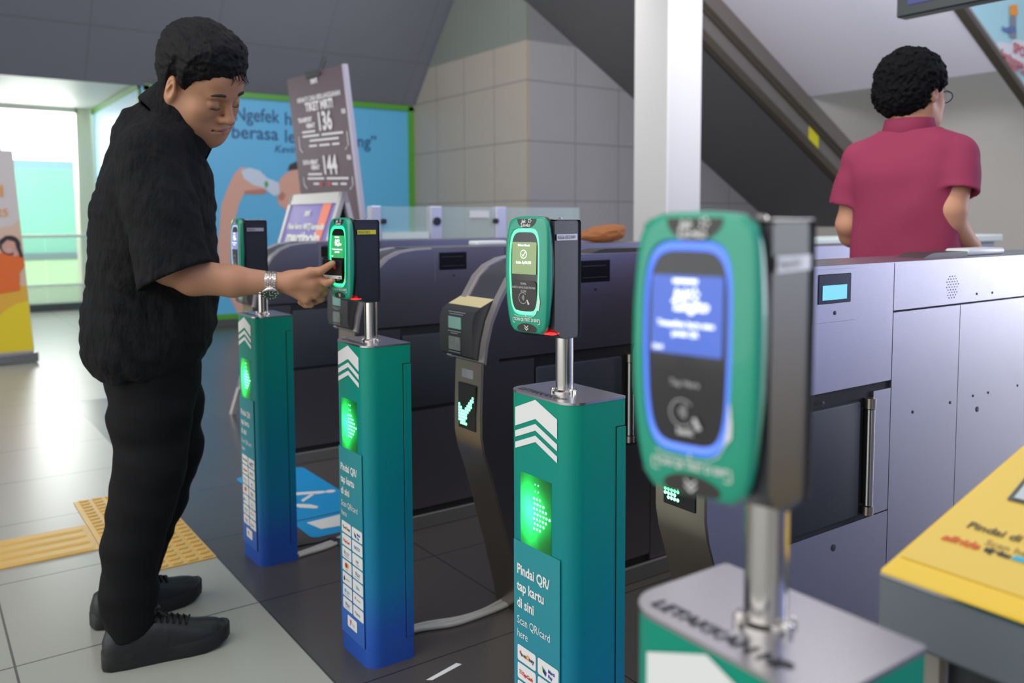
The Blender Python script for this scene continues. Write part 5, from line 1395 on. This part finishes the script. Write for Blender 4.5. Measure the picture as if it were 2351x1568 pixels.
# shoes
def shoe(M):
    L = .300
    st = [(-.002, .024, .070), (.008, .034, .098), (.03, .040, .106), (.07, .043, .108), (.11, .045, .114), (.15, .047, .104), (.19, .050, .089), (.225, .052, .078), (.255, .050, .073), (.278, .043, .067), (.294, .033, .058), (.303, .020, .047), (.307, .008, .036)]
    vs = []; fs = []; n = 18
    for x, w, h in st:
        for k in range(n):
            a = PI*k/(n-1); u = math.cos(a); v = math.sin(a)
            vs.append((x, u*w*(1-.12*v), .022+(h-.022)*abs(v)**(.55 if x < .2 else .55+(x-.2)*3.2)))
    for i in range(len(st)-1):
        for k in range(n-1): fs.append((i*n+k, i*n+k+1, (i+1)*n+k+1, (i+1)*n+k))
    fs += [list(range(n)), list(range((len(st)-1)*n, len(st)*n))[::-1]]
    mb = MB(); mb.add(vs, fs); up_ = mb.build('shoe_upper', m_shoe, man, 60, M)
    mb = MB(); out = []
    prof = [(-.006, .0), (-.004, .022), (.01, .034), (.05, .041), (.10, .043), (.15, .046), (.20, .052), (.24, .053), (.275, .044), (.298, .028), (.308, .010), (.309, 0)]
    out = [(x, w) for x, w in prof]+[(x, -w) for x, w in prof[::-1]][1:-1]
    n2 = len(out)
    lay = [(.0, .96), (.004, 1.0), (.036, 1.0), (.040, .98)]
    vs = []
    for z, s in lay:
        for x, w in out:
            sp = max(0, (x-.22))**2*2.2
            vs.append((.15+(x-.15)*s, w*s, z+sp+(0.004 if x < .12 and z > .01 else 0)))
    fs = [(i*n2+k, i*n2+(k+1) % n2, (i+1)*n2+(k+1) % n2, (i+1)*n2+k) for i in range(len(lay)-1) for k in range(n2)]+[list(range(n2))[::-1], list(range((len(lay)-1)*n2, len(lay)*n2))]
    mb.add(vs, fs); mb.build('shoe_sole', mat('black_rubber', (22, 23, 24), 0.6), man, 40, M)
    mb = MB()
    for i in range(6):
        x = .122+i*.0150; h = float(np.interp(x, [q[0] for q in st], [q[2] for q in st]))
        mb.tube([(x, -.027, h-.004), (x+.003, 0, h+.0035), (x, .027, h-.004)], .0032, 8)
        mb.tube([(x, -.027, h-.004), (x+.009, 0, h+.002), (x+.015, .027, h-.007)], .0028, 8)
    for s in (-1, 1): mb.tube([(.126, 0, .116), (.130, s*.020, .130), (.148, s*.032, .118), (.140, s*.012, .112), (.130, 0, .116)], .0022, 8)
    mb.build('laces', mat('lace_black', (14, 14, 15), 0.8), up_, 60, M)
    mb = MB(); mb.tube([(.10, 0, .108), (.116, 0, .128), (.122, 0, .140)], [.020, .022, .018], 10); mb.build('tongue', m_shoe, up_, 60, M)
T0 = Matrix.Translation(Vector(-loc))
shoe(T0 @ Matrix.Translation((.364, 2.345, 0)) @ Matrix.Rotation(math.radians(-6), 4, 'Z'))
shoe(T0 @ Matrix.Translation((.382, 2.600, 0)) @ Matrix.Rotation(math.radians(9), 4, 'Z'))

# wrist watch: case hangs below the wrist towards the camera
w = thing('wrist_watch', 'steel wrist watch with a dark green dial worn by the man in black', 'watch', (0, 0, 0))
wc = A_([.744, 2.124, .982]); wa = nrm_((.90, -.42, -.04)); wz = nrm_(A_([0, 0, 1])-wa*wa[2]); wy = np.cross(wa, wz)
def wp(ang, r, u): return tuple(wc+wa*u+(wz*math.cos(ang)+wy*math.sin(ang))*r)
mb = MB(); rows_ = 5; nseg = 30
for i in range(nseg):
    a0 = 2*PI*i/nseg; a1 = a0+2*PI/nseg*.80
    for j in range(rows_):
        wdt = .0060 if j in (0, 4) else .0034
        ctr = (-.0104, -.0050, 0, .0050, .0104)[j]
        sh_ = (.5*2*PI/nseg if j % 2 else 0)
        b0, b1 = a0+sh_, a1+sh_
        r0, r1 = .0268, .0302
        vs = [wp(b0, r0, ctr-wdt/2), wp(b1, r0, ctr-wdt/2), wp(b1, r0, ctr+wdt/2), wp(b0, r0, ctr+wdt/2), wp(b0, r1, ctr-wdt/2), wp(b1, r1, ctr-wdt/2), wp(b1, r1, ctr+wdt/2), wp(b0, r1, ctr+wdt/2)]
        mb.add(vs, [(0, 1, 2, 3), (7, 6, 5, 4), (0, 4, 5, 1), (1, 5, 6, 2), (2, 6, 7, 3), (3, 7, 4, 0)])
mb.build('bracelet', m_steel_l, w, 0)
# dial faces down and towards the camera
best = min((2*PI*k/72 for k in range(72)), key=lambda a: abs(((wz*math.cos(a)+wy*math.sin(a))@nrm_((-.15, -.62, -.77)))-1))
nd = wz*math.cos(best)+wy*math.sin(best); tdir = np.cross(nd, wa)
cc_ = wc+nd*.0285
Mw = Matrix(((wa[0], tdir[0], nd[0], cc_[0]), (wa[1], tdir[1], nd[1], cc_[1]), (wa[2], tdir[2], nd[2], cc_[2]), (0, 0, 0, 1)))
mb = MB(); mb.lathe((0, 0, 0), [(.0195, -.002), (.0222, 0), (.0228, .004), (.0222, .0075), (.0205, .0090), (.0190, .0092)], 36); mb.cyl((-.0265, 0, .004), 'x', .0034, .0055, 12); cs = mb.build('case', m_steel_l, w, 40, Mw)
mb = MB(); mb.cyl((0, 0, .0090), 'z', .0189, .0008, 36); dl = mb.build('dial', mat('green_dial', (12, 60, 44), 0.15, coat=.8), w, 30, Mw)
mb = MB()
for k in range(12):
    a = 2*PI*k/12; mb.box(-.0010, .0010, .0130, .0168, .0098, .0101)
    for j in range(8): x, y, z = mb.v[-8+j]; mb.v[-8+j] = (x*math.cos(a)-y*math.sin(a), x*math.sin(a)+y*math.cos(a), z)
mb.box(-.0006, .0006, 0, .010, .0101, .0103); mb.box(0, .008, -.0008, .0008, .0101, .0103)
mb.build('dial_marks', m_decal, dl, 0, Mw)
# bank card held against the reader
kx, ky = KC[1]; MK = Matrix.Translation((kx+HC[0], ky+HC[1], 0)) @ Matrix.Rotation(math.radians(9.5), 4, 'Z')
card = thing('bank_card', 'black bank card with a red emblem held against the second validator', 'card', (0, 0, 0))
def CB(mb, y0, y1, z0, z1, x0, x1): mb.box(x0, x1, y0, y1, z0, z1)
mb = MB(); pts = rrect(-.030, .056, .990, 1.0385, .003, 3); mb.prism(pts, 'x', -.0592, -.0584); mb.build('sheet', mat('card_black', (34, 32, 32), 0.35), card, 0, MK)
mb = MB(); mb.prism([(-.0300, .992), (.0555, .992), (.0555, 1.0000), (-.0300, 1.0000)], 'x', -.0598, -.0591); mb.build('white_band', m_decal, card, 0, MK)
mb = MB(); flat(mb, ell(.000, 1.021, .0062, .0058, 14), lambda u, v: (-.0597, -u, v)); mb.build('red_emblem', PRINTM['r'], card, 0, MK)
mb = MB(); letters(mb, 'VISA', .0055, lambda u, v: (-.0602, -(.016+u), .9935+v), bold=.0002, shear=.2); mb.build('card_lettering', m_ink, card, 0, MK)
# black module on the far flank of that reader
mb = MB(); mb.box(-.044, -.010, .052, .088, 1.042, 1.072, .003, 1)
hh = [c for c in KIOSKS[1].children if c.name.startswith('reader_housing')][0]
MR = Matrix.Translation((HC[0], HC[1], 0)) @ Matrix.Rotation(math.radians(9.5), 4, 'Z')
mb.build('side_module', m_gasket, hh, 30, MR)

# ------------------------------------------------------------------ the man in maroon beyond the gates
p2 = thing('person', 'person seen from behind in a maroon polo shirt with curly black hair and glasses', 'person', (2.605, 1.523, 0))
A2 = math.radians(14); R2 = rotm(A2, 0, 0); O2 = A_([2.605, 1.523, 0])
H2C = A_([.018, -.004, 1.530]); H2R = rotm(math.radians(-26), math.radians(4), 0)
def m2_body(P):          # body frame: x forward, y to his left
    d = head_sdf((P-H2C)@H2R/1.0, .0)
    d = su(d, d_cone(P, (.005, 0, 1.47), (-.01, 0, 1.38), .056, .058), .03)
    d = su(d, loft(P, [(1.37, 0, 0, .05, .07), (1.32, 0, 0, .07, .12), (1.2, 0, 0, .09, .14), (.95, 0, 0, .09, .13), (.86, 0, 0, .09, .14)], 0), .04)
    ra = chain(P, [(0, -.150, 1.320), (-.040, -.136, 1.165), (-.030, -.132, 1.135), (.08, -.165, 1.050), (.16, -.188, .985)], [.047, .048, .046, .032, .027], .015)
    d = su(d, ra, .02)
    la = chain(P, [(0, .145, 1.320), (-.01, .178, 1.12), (.02, .180, 1.085), (.16, .15, 1.03), (.20, .14, 1.01)], [.046, .042, .040, .032, .027], .015)
    d = su(d, la, .02)
    for w_, sg in ((A_([.16, -.188, .985]), -1), (A_([.20, .14, 1.01]), 1)):
        d = su(d, d_ell(P, w_+(.045, 0, -.012), (.048, .018, .036)), .012)
        for j in range(4):
            k_ = w_+(.085, 0, .016-j*.018); d = su(d, finger(P, [k_, k_+(.034, sg*-.012, -.008), k_+(.040, sg*-.034, -.014)], [.0105, .009, .008]), .004)
        d = su(d, finger(P, [w_+(.03, 0, .02), w_+(.06, 0, .042), w_+(.085, sg*-.01, .044)], [.013, .011, .009]), .008)
    for sg in (-1, 1): d = su(d, chain(P, [(0, sg*.09, .86), (.02*sg, sg*.09, .48), (-.02+.03*sg, sg*.09, .08)], [.07, .05, .035], .03), .04)
    return d
def place(o): o.rotation_euler = (0, 0, A2); return o
V, F = mesh_sdf(m2_body, (-.25, -.32, .05), (.40, .32, 1.72), .0042)
b2 = place(np_mesh('body', V, F, mat('skin_warm', (188, 136, 108), 0.5, spec=.3), p2))
def m2_hair(P):
    p = (P-H2C)@H2R
    d = d_ell(p, (-.022, 0, .045), (.108, .106, .102))
    d = su(d, d_ell(p, (-.055, 0, -.012), (.070, .088, .070)), .03)
    d = np.maximum(d, (p[:, 0]-.060)*.8+(.035-p[:, 2])*.5)
    d = np.maximum(d, -.078-p[:, 2])
    for s in (-1, 1): d = ssub(d, d_ell(p, (.018, s*.100, -.020), (.042, .034, .040)), .01)
    return d+vnoise(p, 95)*.013+vnoise(p, 210, 4)*.006
V, F = mesh_sdf(m2_hair, (-.16, -.16, 1.44), (.18, .16, 1.74), .003)
ho = np_mesh('hair', V, F, mat('curly_hair', (9, 9, 11), 0.85, bump=(220, .6, (1, 1, 1)), spec=.15), b2, 0)
m_polo = mat('maroon_pique', (140, 50, 78), 0.8, bump=(260, .25, (1, 1, 1)), spec=.25)
P2R = [(.90, 0, 0, .115, .172), (1.0, 0, 0, .120, .170), (1.09, 0, 0, .122, .166), (1.18, -.002, 0, .122, .166), (1.28, -.004, 0, .118, .172), (1.34, -.004, 0, .100, .165), (1.385, -.004, 0, .084, .128), (1.415, -.004, 0, .072, .086)]
def polo(P):
    d = loft(P, P2R, 0)
    d = su(d, d_cone(P, (-.004, 0, 1.37), (0, -.138, 1.335), .060, .062), .035)
    d = su(d, d_cone(P, (-.004, 0, 1.37), (0, .145, 1.335), .060, .062), .035)
    d = d+vnoise(P@rotm(0, .3, .5)*A_([1, 1, .7]), 13, 2)*.012
    for sg, e in ((-1, (-.034, -.150, 1.215)), (1, (-.008, .178, 1.175))):
        a = A_([0, sg*.145, 1.325]); e = A_(e); ax = nrm_(e-a)
        s_ = chain(P, [a, (a+e)/2, e], [.060, .064, .069], .02)+vnoise(P+sg, 18)*.008
        s_ = np.maximum(s_, (P-e)@ax); s_ = np.maximum(s_, -np.maximum(d_cone(P, a+(e-a)*.5, e+ax*.02, .045, .063), -((P-e)@ax)-.06))
        d = su(d, s_, .014)
    return d
V, F = mesh_sdf(polo, (-.24, -.32, .88), (.24, .32, 1.45), .005)
po = place(np_mesh('polo_shirt', V, F, m_polo, p2, 4))
mb = MB(); n = 36
vs = []; fs = []
for r_, z0 in ((.0740, 1.398), (.0800, 1.405), (.0700, 1.452), (.0660, 1.452), (.0640, 1.40)):
    for k in range(n):
        a = 2*PI*k/n; fr = max(0, math.cos(a)); vs.append((r_*math.cos(a)*.98-.002, r_*math.sin(a)*1.05, z0-.022*fr))
for i in range(5):
    for k in range(n): fs.append((i*n+k, i*n+(k+1) % n, ((i+1) % 5)*n+(k+1) % n, ((i+1) % 5)*n+k))
mb.add(vs, fs); mb.build('collar', m_polo, po, 60)
def h2(p): return tuple(H2C+H2R@A_(p))
gb = MB()
for s in (-1, 1):
    gb.tube([h2((.0, s*.083, .012)), h2((.04, s*.080, .014)), h2((.094, s*.064, .012))], .0018, 6)
    gb.tube([h2((.098+.012*0-.012*abs(math.sin(2*PI*k/16)*0), s*(.034+.030*math.cos(2*PI*k/16)), .000+.019*math.sin(2*PI*k/16))) for k in range(17)], .0020, 6)
gb.tube([h2((.104, -.006, .004)), h2((.110, 0, .006)), h2((.104, .006, .004))], .002, 6)
g = gb.build('glasses', m_black, b2, 60)
mb = MB()
for s in (-1, 1): mb.add([h2((.0985, s*(.034+.029*math.cos(2*PI*k/16)), .018*math.sin(2*PI*k/16))) for k in range(16)], [list(range(16))])
mb.build('lenses', mat('lens_glass', (210, 235, 250), 0.02, alpha=.35), g, 0)
def m2_tr(P):
    d = loft(P, [(.80, 0, 0, .11, .16), (.90, 0, 0, .112, .163), (.96, 0, 0, .105, .155)], 0)
    for sg in (-1, 1): d = su(d, chain(P, [(0, sg*.085, .83), (.02*sg, sg*.09, .48), (-.02+.03*sg, sg*.09, .09)], [.095, .075, .062], .03), .03)
    return np.maximum(d, .05-P[:, 2])
V, F = mesh_sdf(m2_tr, (-.2, -.26, .03), (.2, .26, .98), .009)
place(np_mesh('trousers', V, F, mat('dark_trousers', (40, 42, 50), 0.8), p2))
for sg in (-1, 1):
    mb = MB(); mb.box(-.11+.03*sg, .17+.03*sg, sg*.09-.045, sg*.09+.045, 0, .085, .03, 3); place(mb.build('shoe', m_shoe, p2, 60))
